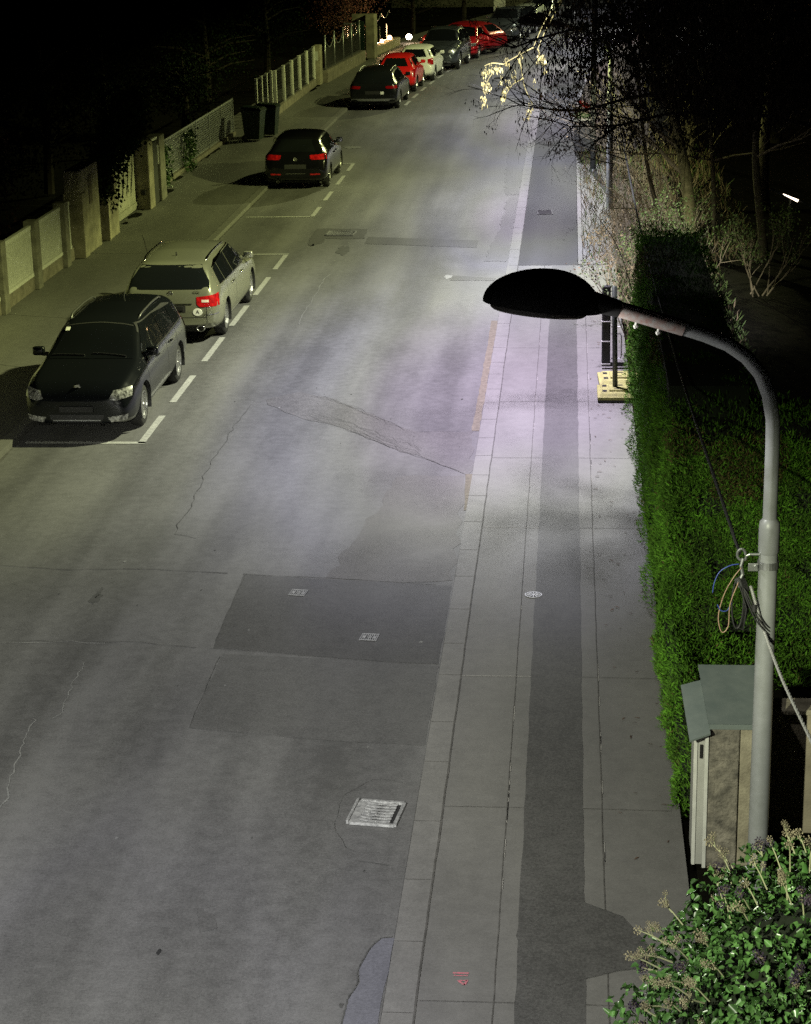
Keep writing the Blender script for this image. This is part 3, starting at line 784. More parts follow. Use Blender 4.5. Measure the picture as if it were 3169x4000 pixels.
t = empty('entry_door', (-10.8, 51.35, .1), 0, 'white edged garden door beside the rendered pillar', 'door')
a = MB(); a.bbox((-.05, -.36, .02), (-.02, .3, 1.6), .005); a.build('leaf', M['iron_dark'], t)
a = MB(); a.box((-.06, -.42, .1), (0, -.365, 1.72)); a.box((-.06, -.365, 1.66), (0, .3, 1.72)); a.build('frame', M['white_paint'], t)
t = empty('sign_pillar', (-10.75, 52.1, .1), 0, 'narrow pillar carrying a tall white letterbox plate', 'pillar')
a = MB(); a.bbox((-.4, -.3, 0), (-.02, .35, 1.7), .02); a.build('pillar_body', M['post'], t)
a = MB(); a.bbox((-.2, -.33, .98), (-.06, -.302, 1.48), .004); a.build('letterbox_plate', M['white_paint'], t)
a = MB(); a.box((-.17, -.336, 1.08), (-.09, -.331, 1.22)); a.box((-.17, -.336, 1.27), (-.09, -.331, 1.42)); a.build('slot', M['post'], t)

# see-through mesh fences
def mesh_fence(p0, p1, h, n, plinth, label, pm='galv', wire=.0045, sp=.07, capr=True, postr=.028, wm='galv'):
    d = Vector((p1[0] - p0[0], p1[1] - p0[1], 0)); L_ = d.length; an = math.atan2(d.y, d.x)
    t = empty('mesh_fence', (p0[0], p0[1], .1), an, label, 'fence', 'wire fences along the far pavement')
    a = MB(); a.bbox((0, -.09, 0), (L_, .09, plinth), .012); a.build('plinth', M['plinth'], t)
    for i in range(n + 1):
        b = MB(); x = L_ * i / n; b.bbox((x - postr, -postr, plinth), (x + postr, postr, h), .005); b.build('post', M[pm], t)
    for i in range(n):
        x0, x1 = L_ * i / n + postr, L_ * (i + 1) / n - postr
        b = MB()
        k = int((x1 - x0) / sp)
        for q in range(1, k): b.box((x0 + (x1 - x0) * q / k - wire / 2, -wire / 2, plinth + .05), (x0 + (x1 - x0) * q / k + wire / 2, wire / 2, h - .05))
        for z in np.arange(plinth + .08, h - .05, sp * 1.5): b.box((x0, -wire, z), (x1, -wire * .2, z + wire))
        b.box((x0, -.014, plinth + .03), (x1, .014, plinth + .055))
        if capr: b.box((x0, -.018, h - .045), (x1, .018, h - .01))
        b.build('wire_panel', M[wm], t)
    return t
mesh_fence((-11.35, 53.2), (-11.25, 66.3), 1.22, 6, .12, 'fine wire fence with climbing plants before the wheelie bins', wire=.011, sp=.045)
mesh_fence((-10.75, 68.4), (-10.68, 71.5), 1.66, 3, .14, 'short tall wire fence directly behind the wheelie bins', postr=.045, pm='panel_frame', wm='iron_dark')
mesh_fence((-10.65, 72.2), (-10.62, 83.2), 1.60, 5, .28, 'wire fence with pale posts beyond the wheelie bins', postr=.06, pm='panel_frame', wm='iron_dark')
t = empty('fence_pillar', (-10.45, 83.9, .1), 0, 'pale square pillar between the wire fence and the railing', 'pillar')
a = MB(); a.bbox((-.24, -.35, 0), (.06, .4, 1.6), .02); a.build('pillar_body', M['render_beige'], t)
a = MB(); a.bbox((-.17, -.372, 1.0), (-.02, -.352, 1.38), .004); a.build('plate', M['panel'], t)
# railing with hanging chain on a stone plinth
t = empty('chain_railing', (-10.3, 84.4, .1), math.atan2(10.6, .55), 'dark railing with pale posts and hanging chain on a low wall', 'railing')
Lr = 10.6
a = MB(); a.bbox((0, -.12, 0), (Lr, .12, .52), .02); a.build('low_wall', M['plinth'], t)
for i in range(5):
    b = MB(); x = .15 + i * 2.35; b.tube([(x, 0, .52), (x, 0, 1.92)], .035, 8); b.lathe([(0, 1.98), (.04, 1.95), (.045, 1.92), (.02, 1.9)], 8, M=Matrix.Translation((x, 0, 0))); b.build('post', M['galv'], t, True)
a = MB()
for i in range(4):
    x = .15 + i * 2.35
    a.tube([(x + 2.35 * q / 14, 0, 1.82 - .42 * (1 - (2 * q / 14 - 1) ** 2)) for q in range(15)], .022, 6)
a.build('chain', M['galv'], t)
a = MB()
for i in range(4):
    x = .15 + i * 2.35
    a.box((x + .05, -.012, .55), (x + 2.3, .012, .62))
    for q in range(18): a.box((x + .1 + q * .12, -.01, .55), (x + .125 + q * .12, .01, 1.42))
a.build('bars', M['iron_dark'], t)
t = empty('garden_gatehouse', (-9.75, 97.0, .1), R(-4), 'tall pale gate pillar with a dark green gate leaf beside it', 'gate')
a = MB(); a.bbox((.0, -.4, 0), (.42, .5, 2.05), .02); a.bbox((-.75, .1, 1.55), (0, .45, 2.05), .02); a.build('pillar_body', M['render_beige'], t)
a = MB(); a.bbox((-.42, -.5, 0), (-.05, -.4, 1.75), .01); a.build('gate_leaf', M['bin'], t)
a = MB()
for k in range(5): a.box((-1.0 + k * .13, -.5, .25), (-.97 + k * .13, -.47, 1.7))
a.box((-1.03, -.51, 1.62), (-.45, -.46, 1.67)); a.box((-1.03, -.51, .25), (-.45, -.46, .3)); a.build('gate_bars', M['galv'], t)
a = MB(); a.bbox((-1.05, -.6, 0), (-.7, -.3, .5), .02); a.build('kerb_stone', M['concrete'], t)
t = empty('stone_wall', (-9.25, 101.4, .1), math.atan2(6.6, .62), 'low stone garden wall lit by warm lanterns', 'wall')
a = MB(); a.bbox((-3.3, -.15, 0), (3.3, .15, .42), .03); a.build('wall_body', M['concrete'], t)
a = MB()
for x in (-1.6, 0.3): a.box((x - .02, -.02, .42), (x + .02, .02, 1.3))
a.box((-3.2, -.02, .50), (1.4, .02, .53)); a.tube([(-3.2 + .3 * q, 0, 1.9 - .3 * abs(math.sin(q * .45))) for q in range(16)], .015, 6); a.build('railing', M['galv'], t)
M['warm'] = emit('warm_lantern', (1., .62, .3), 14.)
M['warm_hot'] = emit('warm_lantern_bright', (1., .78, .55), 30.)
def lantern(loc, s, label, m='warm'):
    t = empty('garden_lantern', loc, 0, label, 'lantern', 'warm lanterns on the garden wall')
    b = MB(); b.lathe([(0, -s), (s * .8, -s * .6), (s, 0), (s * .75, s * .7), (0, s)], 12); b.build('globe', M[m], t, True)
    b = MB(); b.lathe([(.0, -s * 1.5), (s * .5, -s * 1.5), (s * .5, -s * .8)], 10); b.build('base', M['iron_dark'], t)
    return t
lantern((-9.32, 99.95, .66), .10, 'left warm lantern on the low stone wall', 'warm')
lantern((-9.10, 101.9, .68), .12, 'right warm lantern on the low stone wall behind the white car', 'warm')
lantern((-8.45, 106.0, .42), .16, 'single bright round lamp left of the grey off-roader', 'warm_hot')
# wheelie bins
def bin_(loc, rz, label):
    t = empty('wheelie_bin', loc, rz, label, 'wheelie bin', 'green wheelie bins on the pavement')
    a = MB(); bm = [(-.22, -.24), (.22, -.24), (.22, .24), (-.22, .24)]; tp = [(-.28, -.33), (.28, -.33), (.28, .31), (-.28, .31)]
    a.add([(x, y, .06) for x, y in bm] + [(x, y, .93) for x, y in tp], [(3, 2, 1, 0), (4, 5, 6, 7), (0, 1, 5, 4), (1, 2, 6, 5), (2, 3, 7, 6), (3, 0, 4, 7)])
    a.bbox((-.3, -.35, .9), (.3, .33, .95), .01); a.build('tub', M['bin'], t)
    a = MB(); a.add([(-.31, -.37, .955), (.31, -.37, .955), (.31, .36, .99), (-.31, .36, .99), (-.27, -.3, 1.02), (.27, -.3, 1.02), (.27, .3, 1.06), (-.27, .3, 1.06)], [(3, 2, 1, 0), (4, 5, 6, 7), (0, 1, 5, 4), (1, 2, 6, 5), (2, 3, 7, 6), (3, 0, 4, 7)])
    a.tube([(-.22, .4, 1.0), (.22, .4, 1.0)], .018, 8); a.build('lid', M['bin_lid'], t)
    for s in (-1, 1):
        a = MB(); a.lathe([(0, -.025), (.09, -.025), (.1, 0), (.09, .025), (0, .025)], 16, M=Matrix.Translation((s * .25, .24, .1)) @ Matrix.Rotation(PI / 2, 4, 'Y')); a.build('wheel', M['rubber'], t, True)
    return t
b1 = bin_((-10.3, 64.7, .105), R(80), 'nearer green wheelie bin standing on the pavement'); b1.scale = (1.02, 1.02, 1.05)
b2 = bin_((-9.98, 65.9, .105), R(84), 'wheelie bin half hidden behind the nearer one'); b2.scale = (1., 1., 1.03)
# ------------------------------------------------------------------ cars
def lerp_curve(pts, x):
    if x <= pts[0][0]: return pts[0][1]
    for a, b in zip(pts, pts[1:]):
        if x <= b[0]: return a[1] + (b[1] - a[1]) * (x - a[0]) / (b[0] - a[0])
    return pts[-1][1]

def decal(bvh, pts, d, name, m, parent, off=.006, cuts=5, smooth=True, thick=None):
    """a panel cut to the outline pts (3D points) and laid onto the body along direction d"""
    d = Vector(d).normalized()
    bm = bmesh.new()
    f = bm.faces.new([bm.verts.new(p) for p in pts])
    r = bmesh.ops.triangulate(bm, faces=[f])
    if cuts: bmesh.ops.subdivide_edges(bm, edges=bm.edges[:], cuts=cuts, use_grid_fill=True)
    bad = []
    for v in bm.verts:
        h = bvh.ray_cast(v.co - d * 6, d)
        if h[0] is None: bad.append(v); continue
        nn = h[1]
        if nn.dot(d) > 0: nn = -nn
        v.co = h[0] + nn * off
    if bad: bmesh.ops.delete(bm, geom=bad, context='VERTS')
    for g in bm.faces:
        g.normal_update()
        if g.normal.dot(d) > 0: g.normal_flip()
    me = bpy.data.meshes.new(name); bm.to_mesh(me); bm.free()
    return link(name, me, m, parent, smooth)

SPEC = {
 # every profile runs rear bumper (x=0) to front bumper (x=L); pairs are (x, value)
 'estate': dict(L=4.80, W=.92, top=[(0, .60), (.03, .80), (.08, 1.0), (.15, 1.07), (.36, 1.36), (.50, 1.43), (1.5, 1.485), (2.4, 1.48), (2.78, 1.44), (3.15, 1.25), (3.62, 1.0), (4.1, .94), (4.5, .85), (4.7, .74), (4.78, .60), (4.80, .5)],
    belt=[(0, .56), (.1, .86), (.24, .97), (1, .98), (2.5, .94), (3.4, .89), (4.2, .82), (4.6, .72), (4.8, .48)],
    roofw=[(0, .66), (.15, .74), (.45, .63), (1.5, .62), (2.6, .60), (3.0, .64), (3.6, .74), (4.3, .72), (4.8, .6)],
    wid=[(0, .78), (.05, .85), (.18, .895), (.5, .915), (1.5, .92), (3.6, .92), (4.2, .91), (4.55, .87), (4.72, .79), (4.80, .66)],
    bot=[(0, .36), (.12, .26), (.5, .2), (4.3, .18), (4.65, .2), (4.8, .3)], wheels=(.93, 3.83), R=.325),
 'hatch': dict(L=4.25, W=.90, top=[(0, .58), (.03, .80), (.10, .95), (.22, 1.04), (.52, 1.30), (.70, 1.40), (1.3, 1.47), (2.0, 1.475), (2.35, 1.44), (2.75, 1.24), (3.2, 1.01), (3.6, .94), (3.95, .84), (4.15, .72), (4.23, .58), (4.25, .48)],
    belt=[(0, .54), (.1, .84), (.22, .95), (1, .97), (2.2, .93), (3.0, .88), (3.7, .80), (4.05, .70), (4.25, .46)],
    roofw=[(0, .60), (.22, .68), (.6, .56), (1.3, .58), (2.2, .58), (2.6, .62), (3.2, .70), (3.8, .64), (4.25, .48)],
    wid=[(0, .77), (.05, .83), (.18, .875), (.5, .895), (1.3, .90), (3.1, .90), (3.7, .89), (4.02, .85), (4.18, .76), (4.25, .62)],
    bot=[(0, .36), (.12, .26), (.5, .2), (3.8, .18), (4.1, .2), (4.25, .3)], wheels=(.80, 3.42), R=.315),
 'suv': dict(L=4.75, W=.96, top=[(0, .72), (.03, .95), (.10, 1.12), (.22, 1.22), (.46, 1.52), (.64, 1.62), (1.5, 1.70), (2.4, 1.70), (2.75, 1.65), (3.08, 1.45), (3.55, 1.18), (4.0, 1.12), (4.4, 1.04), (4.62, .92), (4.72, .75), (4.75, .6)],
    belt=[(0, .68), (.1, 1.0), (.22, 1.1), (1, 1.14), (2.5, 1.1), (3.4, 1.05), (4.1, .98), (4.5, .86), (4.75, .56)],
    roofw=[(0, .66), (.22, .74), (.6, .64), (1.5, .66), (2.6, .66), (3.0, .70), (3.6, .78), (4.2, .72), (4.75, .58)],
    wid=[(0, .76), (.05, .86), (.18, .93), (.5, .955), (1.5, .96), (3.6, .96), (4.2, .95), (4.5, .88), (4.68, .78), (4.75, .64)],
    bot=[(0, .42), (.12, .34), (.5, .27), (4.2, .26), (4.6, .28), (4.75, .38)], wheels=(.92, 3.80), R=.37),
}
def scaled(sp, L, W, Hs):
    kx, ky = L / sp['L'], W / sp['W']
    q = dict(L=L, W=W, R=sp['R'] * min(1.05, max(.9, Hs)), wheels=tuple(x * kx for x in sp['wheels']))
    for k in ('top', 'belt', 'bot'): q[k] = [(x * kx, z * Hs) for x, z in sp[k]]
    for k in ('roofw', 'wid'): q[k] = [(x * kx, y * ky) for x, y in sp[k]]
    return q

def wheel_mesh(R_, w, detail, spokes, side):
    t = MB(); n = 28 if detail > 1 else 16
    t.lathe([(R_ * .66, -w / 2), (R_ * .9, -w / 2), (R_ * .985, -w * .36), (R_, -w * .15), (R_, w * .15), (R_ * .985, w * .36), (R_ * .9, w / 2), (R_ * .66, w / 2)], n)
    r = MB(); q = R_ * .68
    r.lathe([(q, -w / 2 - .004), (q, w / 2 + .004), (q * .93, w / 2 + .006), (q * .9, w / 2 - .02), (q * .86, w / 2 - .07)], n, 0)
    r.lathe([(0, w / 2 - .075), (q * .9, w / 2 - .075)], n, 1)
    for k in range(spokes):
        Mx = Matrix.Rotation(2 * PI * k / spokes, 4, 'Z')
        a = q * .13
        v = [(q * .12, -a * .6, w / 2 - .01), (q * .92, -a * .75, w / 2 - .022), (q * .92, a * .75, w / 2 - .022), (q * .12, a * .6, w / 2 - .01)]
        v += [(x, y, z - .04) for x, y, z in v]
        r.add([Mx @ Vector(p) for p in v], [(0, 1, 2, 3), (0, 4, 5, 1), (1, 5, 6, 2), (2, 6, 7, 3), (3, 7, 4, 0)], 0)
    r.lathe([(0, w / 2 + .004), (q * .14, w / 2 + .002), (q * .2, w / 2 - .012), (q * .2, w / 2 - .05)], 14, 0)
    return t, r

def car(name, kind, pos, heading, L, W, Hs, pm, label, detail=2, view='rear', rails=None, spokes=10, tail=None, head=None, extra=None, group='cars parked along the street', slope=0., arch_trim=False, cat='car', side_trim=None, rimmat='alloy'):
    sp = scaled(SPEC[kind], L, W, Hs)
    if slope:   # lay the rear screen flatter
        sp['top'] = [(x + (slope * (z - 1.0) / .45 if (x < 1.0 * L / 4.5 and z > 1.02 * Hs) else 0), z) for x, z in sp['top']]
    t = empty(name, (pos[0], pos[1], .002), heading - PI / 2, label, cat, group)   # local +x = nose
    xs = sorted(set([p[0] for p in sp['top']] + [L * i / 12 for i in range(13)]))
    xs2 = []
    for x in xs:
        if not xs2 or x - xs2[-1] > .02: xs2.append(x)
    xs = xs2
    prof = []
    H = max(z for _, z in sp['top'])
    for x in xs:
        zt = lerp_curve(sp['top'], x); zs = min(lerp_curve(sp['belt'], x), zt - .03); zb = min(lerp_curve(sp['bot'], x), zs - .1)
        w = lerp_curve(sp['wid'], x); wt = min(lerp_curve(sp['roofw'], x), w * .93)
        hm = (zs - zb)
        cab = max(0., min(1., (zt - zs) / (.35 * Hs)))
        wb = w * (.985 - .015 * cab)
        pts = [(0, zb), (w * .72, zb), (w * .93, zb + .05 * 1), (w * .985, zb + hm * .22), (w, zb + hm * .5), (w * .995, zb + hm * .78), (wb * .975, zs - hm * .02)]
        pts += [(wb * .955, zs + (zt - zs) * .08), (wb * .95 + (wt - wb * .95) * .42, zs + (zt - zs) * .42), (wb * .95 + (wt - wb * .95) * .82, zs + (zt - zs) * .80), (wt * .93, zt - (zt - zs) * .05 - .006), (wt * .6, zt - .003), (0, zt + .012)]
        prof.append((x, pts))
    nh = len(prof[0][1]); v = []; f = []
    for x, pts in prof:
        xx = x
        row = [(xx, y, z) for y, z in pts] + [(xx, -y, z) for y, z in pts[-2:0:-1]]
        v += row
    m_ = 2 * nh - 2
    for i in range(len(prof) - 1):
        for k in range(m_): f.append((i * m_ + k, (i + 1) * m_ + k, (i + 1) * m_ + (k + 1) % m_, i * m_ + (k + 1) % m_))
    # end caps as strips between left and right
    for base, flip in ((0, False), ((len(prof) - 1) * m_, True)):
        for k in range(nh - 1):
            a, b = base + k, base + k + 1
            c_, d_ = base + (m_ - k - 1) % m_, base + (m_ - k) % m_
            q = [a, b, c_, d_]
            q = [z for i, z in enumerate(q) if z not in q[:i]]
            if len(q) >= 3: f.append(tuple(q if not flip else q[::-1]))
    me = bpy.data.meshes.new('cage'); me.from_pydata(v, [], f); me.update()
    tmp = bpy.data.objects.new('cage', me); C.objects.link(tmp)
    md = tmp.modifiers.new('s', 'SUBSURF'); md.levels = 3 if detail > 1 else 2
    dg = bpy.context.evaluated_depsgraph_get()
    bme = bpy.data.meshes.new_from_object(tmp.evaluated_get(dg))
    bpy.data.objects.remove(tmp)
    bm = bmesh.new(); bm.from_mesh(bme); bpy.data.meshes.remove(bme)
    bmesh.ops.recalc_face_normals(bm, faces=bm.faces[:])
    bvh = BVHTree.FromBMesh(bm)
    Rw = sp['R']; Ra = Rw + .055
    kill = []
    for fa in bm.faces:
        c = fa.calc_center_median()
        for xc in sp['wheels']:
            if abs(c.y) > .55 * W and (c.x - xc) ** 2 + (c.z - Rw) ** 2 < Ra * Ra: kill.append(fa); break
    bmesh.ops.delete(bm, geom=kill, context='FACES')
    for q in bm.verts:
        for xc in sp['wheels']:
            dx, dz = q.co.x - xc, q.co.z - Rw; r_ = math.hypot(dx, dz)
            if abs(q.co.y) > .5 * W and q.is_boundary and r_ > 1e-4 and r_ < Ra * 1.25 and r_ > Ra * .6:
                q.co.x = xc + dx / r_ * Ra; q.co.z = Rw + dz / r_ * Ra
    me = bpy.data.meshes.new('body'); bm.to_mesh(me); bm.free()
    body = link('body', me, pm, t, True)
    # arch liners
    a = MB()
    for xc in sp['wheels']:
        for s in (-1, 1):
            vv = []; n = 14
            for k in range(n + 1):
                an = -.35 + (PI + .7) * k / n
                vv += [(xc + Ra * 1.0 * math.cos(an), s * W * .5, Rw + Ra * math.sin(an)), (xc + Ra * math.cos(an), s * W * .985, Rw + Ra * math.sin(an))]
            a.add(vv, [(2 * k, 2 * k + 1, 2 * k + 3, 2 * k + 2) for k in range(n)] + [tuple(2 * k for k in range(n + 1))])
    a.box((.25 * L / 4.5, -W * .6, .19 * Hs), (L - .3, W * .6, .3 * Hs))
    a.build('arch_liner', M['plastic'], t)
    tm, rm = wheel_mesh(Rw, .2, detail, spokes, 1)
    tme = rme = None
    for xc in sp['wheels']:
        for s in (-1, 1):
            if tme is None:
                wo = tm.build('wheel', M['tyre'], t, True); tme = wo.data
                ro = rm.build('rim', [M[rimmat], M['rimdark']], wo); rme = ro.data
            else:
                wo = link('wheel', tme, None, t); ro = link('rim', rme, None, wo)
            wo.matrix_local = Matrix.Translation((xc, s * (W - .15), Rw)) @ Matrix.Rotation(-PI / 2 * s, 4, 'X') @ Matrix.Rotation(random.uniform(0, 1), 4, 'Z')
    # ---- glazing
    top = sp['top']
    def xat(z, lo, hi):   # x where the top line reaches z between lo and hi
        best = lo
        n = 80
        for i in range(n + 1):
            x = lo + (hi - lo) * i / n
            if abs(lerp_curve(top, x) - z) < abs(lerp_curve(top, best) - z): best = x
        return best
    xr0, xr1 = [p[0] for p in top if p[1] > 1.0 * Hs][0], 0
    xm = L * .5
    cowl = [p[0] for p in SPEC[kind]['top']][-6] * L / SPEC[kind]['L']; wtop = [p[0] for p in SPEC[kind]['top']][-8] * L / SPEC[kind]['L']
    zc, zw = lerp_curve(top, cowl), lerp_curve(top, wtop)
    y0, y1 = lerp_curve(sp['roofw'], cowl) * .93, lerp_curve(sp['roofw'], wtop) * .86
    decal(bvh, [(cowl + .02, -y0, 3), (cowl + .07, 0, 3), (cowl + .02, y0, 3), (wtop + .06, y1, 3), (wtop + .03, 0, 3), (wtop + .06, -y1, 3)], (0, 0, -1), 'windscreen', M['glass'], t, cuts=6)
    zr1 = [p for p in SPEC[kind]['top']][5][1] * Hs - (.045 if kind == 'estate' else .06); zr0 = SPEC[kind]['top'][3][1] * Hs - (.075 if kind == 'estate' else 0)
    yr0, yr1 = W * .80, W * .60
    decal(bvh, [(-1, -yr0, zr0), (-1, yr0, zr0), (-1, yr0 * .97, zr0 + (zr1 - zr0) * .35), (-1, yr1, zr1), (-1, -yr1, zr1), (-1, -yr0 * .97, zr0 + (zr1 - zr0) * .35)], (1, 0, 0), 'rear_window', M['glass'], t, cuts=6)
    zl = .985 * Hs if kind != 'suv' else 1.15 * Hs
    zu = H - .125
    def sidewin(poly, nm, m=None):
        for s in (-1, 1):
            decal(bvh, [(x, s * 3, z) for x, z in poly], (0, -s, 0), nm, m or M['glass'], t, cuts=4, off=.007)
    b1 = .22 * L if kind != 'hatch' else .235 * L
    b2 = .405 * L if kind != 'hatch' else .41 * L
    b3 = wtop - .02
    xq = .115 * L if kind != 'hatch' else .16 * L
    if detail > 0:
        if kind == 'hatch':
            sidewin([(xq + .08, zl + .05), (b1, zl + .02), (b2 - .03, zl), (b2 - .03, zu), (b1, zu - .01), (xq + .16, zu - .10)], 'side_window')
        else:
            sidewin([(xq + .02, zl + .03), (b1 - .02, zl + .02), (b1 - .02, zu - .03), (xq + .12, zu - .09)], 'side_window')
            sidewin([(b1 + .03, zl + .02), (b2 - .03, zl), (b2 - .03, zu), (b1 + .03, zu - .02)], 'side_window')
        sidewin([(b2 + .03, zl), (cowl - .18, zl - .005), (b3 + .18, zu - .10), (b3, zu), (b2 + .03, zu)], 'side_window')
    # mirrors
    for s in (-1, 1):
        a = MB(); mx = cowl - .34
        h = bvh.ray_cast(Vector((mx, s * 3, zl)), Vector((0, -s, 0))); wm = abs(h[0].y) if h[0] is not None else W * .9
        a.bbox((mx - .06, s * (wm + .13) - .10, zl + .0), (mx + .06, s * (wm + .13) + .09, zl + .14), .035)
        a.bbox((mx - .03, min(s * (wm - .06), s * (wm + .08)), zl - .01), (mx + .03, max(s * (wm - .06), s * (wm + .08)), zl + .05), .012)
        mo = a.build('mirror', pm if detail > 0 else M['plastic'], t, True)
        if detail > 1:
            a = MB(); a.box((mx - .064, s * (wm + .13) - .075, zl + .02), (mx - .058, s * (wm + .13) + .075, zl + .125)); a.build('mirror_glass', M['chrome'], mo)
    if rails:
        for s in (-1, 1):
            y = s * (W * .655 - .02); xa, xb = xq + .18, wtop - .22
            a = MB(); rp_ = []
            for i in range(10):
                x = xa + (xb - xa) * i / 9
                h = bvh.ray_cast(Vector((x, y * (1 - .03 * (i in (0, 9))), 4)), Vector((0, 0, -1)))
                if h[0] is not None: rp_.append(h[0] + Vector((0, 0, -.01 if i in (0, 9) else .045)))
            a.tube(rp_, .017, 8)
            a.build('roof_rail', M[rails], t, True)
    # door seams and handles
    if detail > 1:
        a = MB()
        for s in (-1, 1):
            for x0 in (b1 + .04 if kind != 'hatch' else None, b2, cowl - .12):
                if x0 is None: continue
                pr = None
                for i in range(14):
                    z = .34 + (zl - .36) * i / 13
                    x = x0 + (.0 if x0 > b1 + .05 or i > 5 else .03 * (5 - i))
                    h = bvh.ray_cast(Vector((x, s * 3, z)), Vector((0, -s, 0)))
                    if h[0] is None: continue
                    p = h[0] + Vector((0, s * .003, 0))
                    if pr is not None:
                        a.add([pr + Vector((-.005, 0, 0)), pr + Vector((.005, 0, 0)), p + Vector((.005, 0, 0)), p + Vector((-.005, 0, 0))], [(0, 1, 2, 3)])
                    pr = p
        a.build('door_seam', M['plastic'], t)
        for s in (-1, 1):
            for x0 in ((b2 - .32, b2 + .72) if kind != 'hatch' else (b2 + .06, b2 + .6)):
                z = zl - .13; h = bvh.ray_cast(Vector((x0, s * 3, z)), Vector((0, -s, 0)))
                if h[0] is None: continue
                a = MB(); y = h[0].y
                a.bbox((x0 - .1, min(y, y + s * .035), z - .014), (x0 + .1, max(y, y + s * .035), z + .014), .01); a.build('door_handle', M['chrome'] if side_trim else pm, t, True)
        if side_trim:
            sidewin([(xq + .0, zl + .02), (b2, zl - .02), (cowl - .14, zl - .03), (cowl - .14, zl - .012), (b2, zl - .002), (xq + .0, zl + .036)], 'window_trim', M[side_trim])
            sidewin([(xq + .10, zu - .075), (b1, zu - .005), (b2, zu + .014), (b3, zu + .012), (b3 + .2, zu - .09), (b3 + .21, zu - .075), (b3 + .01, zu + .028), (b2, zu + .03), (b1, zu + .012), (xq + .09, zu - .06)], 'window_trim', M[side_trim])
    # ---- lamps
    zt_ = SPEC[kind]['top'][2][1] * Hs
    tl = tail or dict(z0=.78, z1=.98, y0=.50, y1=.97, wrap=.25)
    for s in (-1, 1):
        z0, z1 = tl['z0'] * Hs, tl['z1'] * Hs
        decal(bvh, [(.06, s * W * tl['y0'], z0 + (z1 - z0) * tl.get('cut', .25)), (.06, s * W * tl['y0'] * 1.1, z0), (.06, s * W * tl['y1'], z0 + .01), (.06, s * W * tl['y1'], z1), (.06, s * W * tl['y0'], z1 - (z1 - z0) * .2)], (1, -s * .25, 0), 'tail_light', M[tl.get('mat', 'tail_red')], t, cuts=4, off=.010)
        if detail > 1 and not tl.get('plain'):
            decal(bvh, [(.06, s * W * (tl['y0'] + .10), z0 + (z1 - z0) * .38), (.06, s * W * (tl['y1'] - .22), z0 + (z1 - z0) * .38), (.06, s * W * (tl['y1'] - .22), z0 + (z1 - z0) * .58), (.06, s * W * (tl['y0'] + .10), z0 + (z1 - z0) * .58)], (1, -s * .25, 0), 'reverse_light', M['tail_clear'], t, cuts=3, off=.014)
    hl = head or dict(z0=.60, z1=.76, y0=.42, y1=.93)
    for s in (-1, 1):
        z0, z1 = hl['z0'] * Hs, hl['z1'] * Hs
        decal(bvh, [(L - .12, s * W * hl['y0'], z0 + .02), (L - .12, s * W * (hl['y0'] + .12), z0 - .01), (L - .12, s * W * hl['y1'], z0 + .05), (L - .12, s * W * (hl['y1'] + .02), z1 + .02), (L - .12, s * W * (hl['y0'] + .1), z1 - .03)], (-1, -s * .35, -.12), 'headlight', M['head'], t, cuts=4, off=.010)
    if detail > 0:
        zb = .5 * Hs
        if view == 'front':
            decal(bvh, [(9, -W * .40, .74 * Hs), (9, W * .40, .74 * Hs), (9, W * .36, .63 * Hs), (9, -W * .36, .63 * Hs)], (-1, 0, -.1), 'grille', M['plastic'], t, cuts=4, off=.008)
            decal(bvh, [(9, -W * .48, .40 * Hs), (9, W * .48, .40 * Hs), (9, W * .42, .27 * Hs), (9, -W * .42, .27 * Hs)], (-1, 0, 0), 'lower_grille', M['plastic'], t, cuts=4, off=.008)
        decal(bvh, [(-1, -.30, .60 * Hs), (-1, .30, .60 * Hs), (-1, .30, .72 * Hs), (-1, -.30, .72 * Hs)], (1, 0, 0), 'plate_recess', M['plastic'], t, cuts=3, off=.006)
    if extra: extra(t, bvh, sp, L, W, Hs)
    return t

def textmesh(s, size, m, parent, name, mw):
    cu = bpy.data.curves.new(name, 'FONT'); cu.body = s; cu.size = size; cu.align_x = 'CENTER'; cu.align_y = 'CENTER'; cu.extrude = .001
    o = bpy.data.objects.new(name, cu); C.objects.link(o)
    me = bpy.data.meshes.new_from_object(o.evaluated_get(bpy.context.evaluated_depsgraph_get()))
    bpy.data.objects.remove(o)
    q = link(name, me, m, parent); q.matrix_local = mw
    return q
def hit(bvh, p, d):
    h = bvh.ray_cast(Vector(p), Vector(d).normalized()); return h[0], h[1]
# facing matrices in car-local space: plane seen from behind the car / from the front
REAR = Matrix(((0, 0, -1, 0), (-1, 0, 0, 0), (0, 1, 0, 0), (0, 0, 0, 1)))
FRONT = Matrix(((0, 0, 1, 0), (1, 0, 0, 0), (0, 1, 0, 0), (0, 0, 0, 1)))

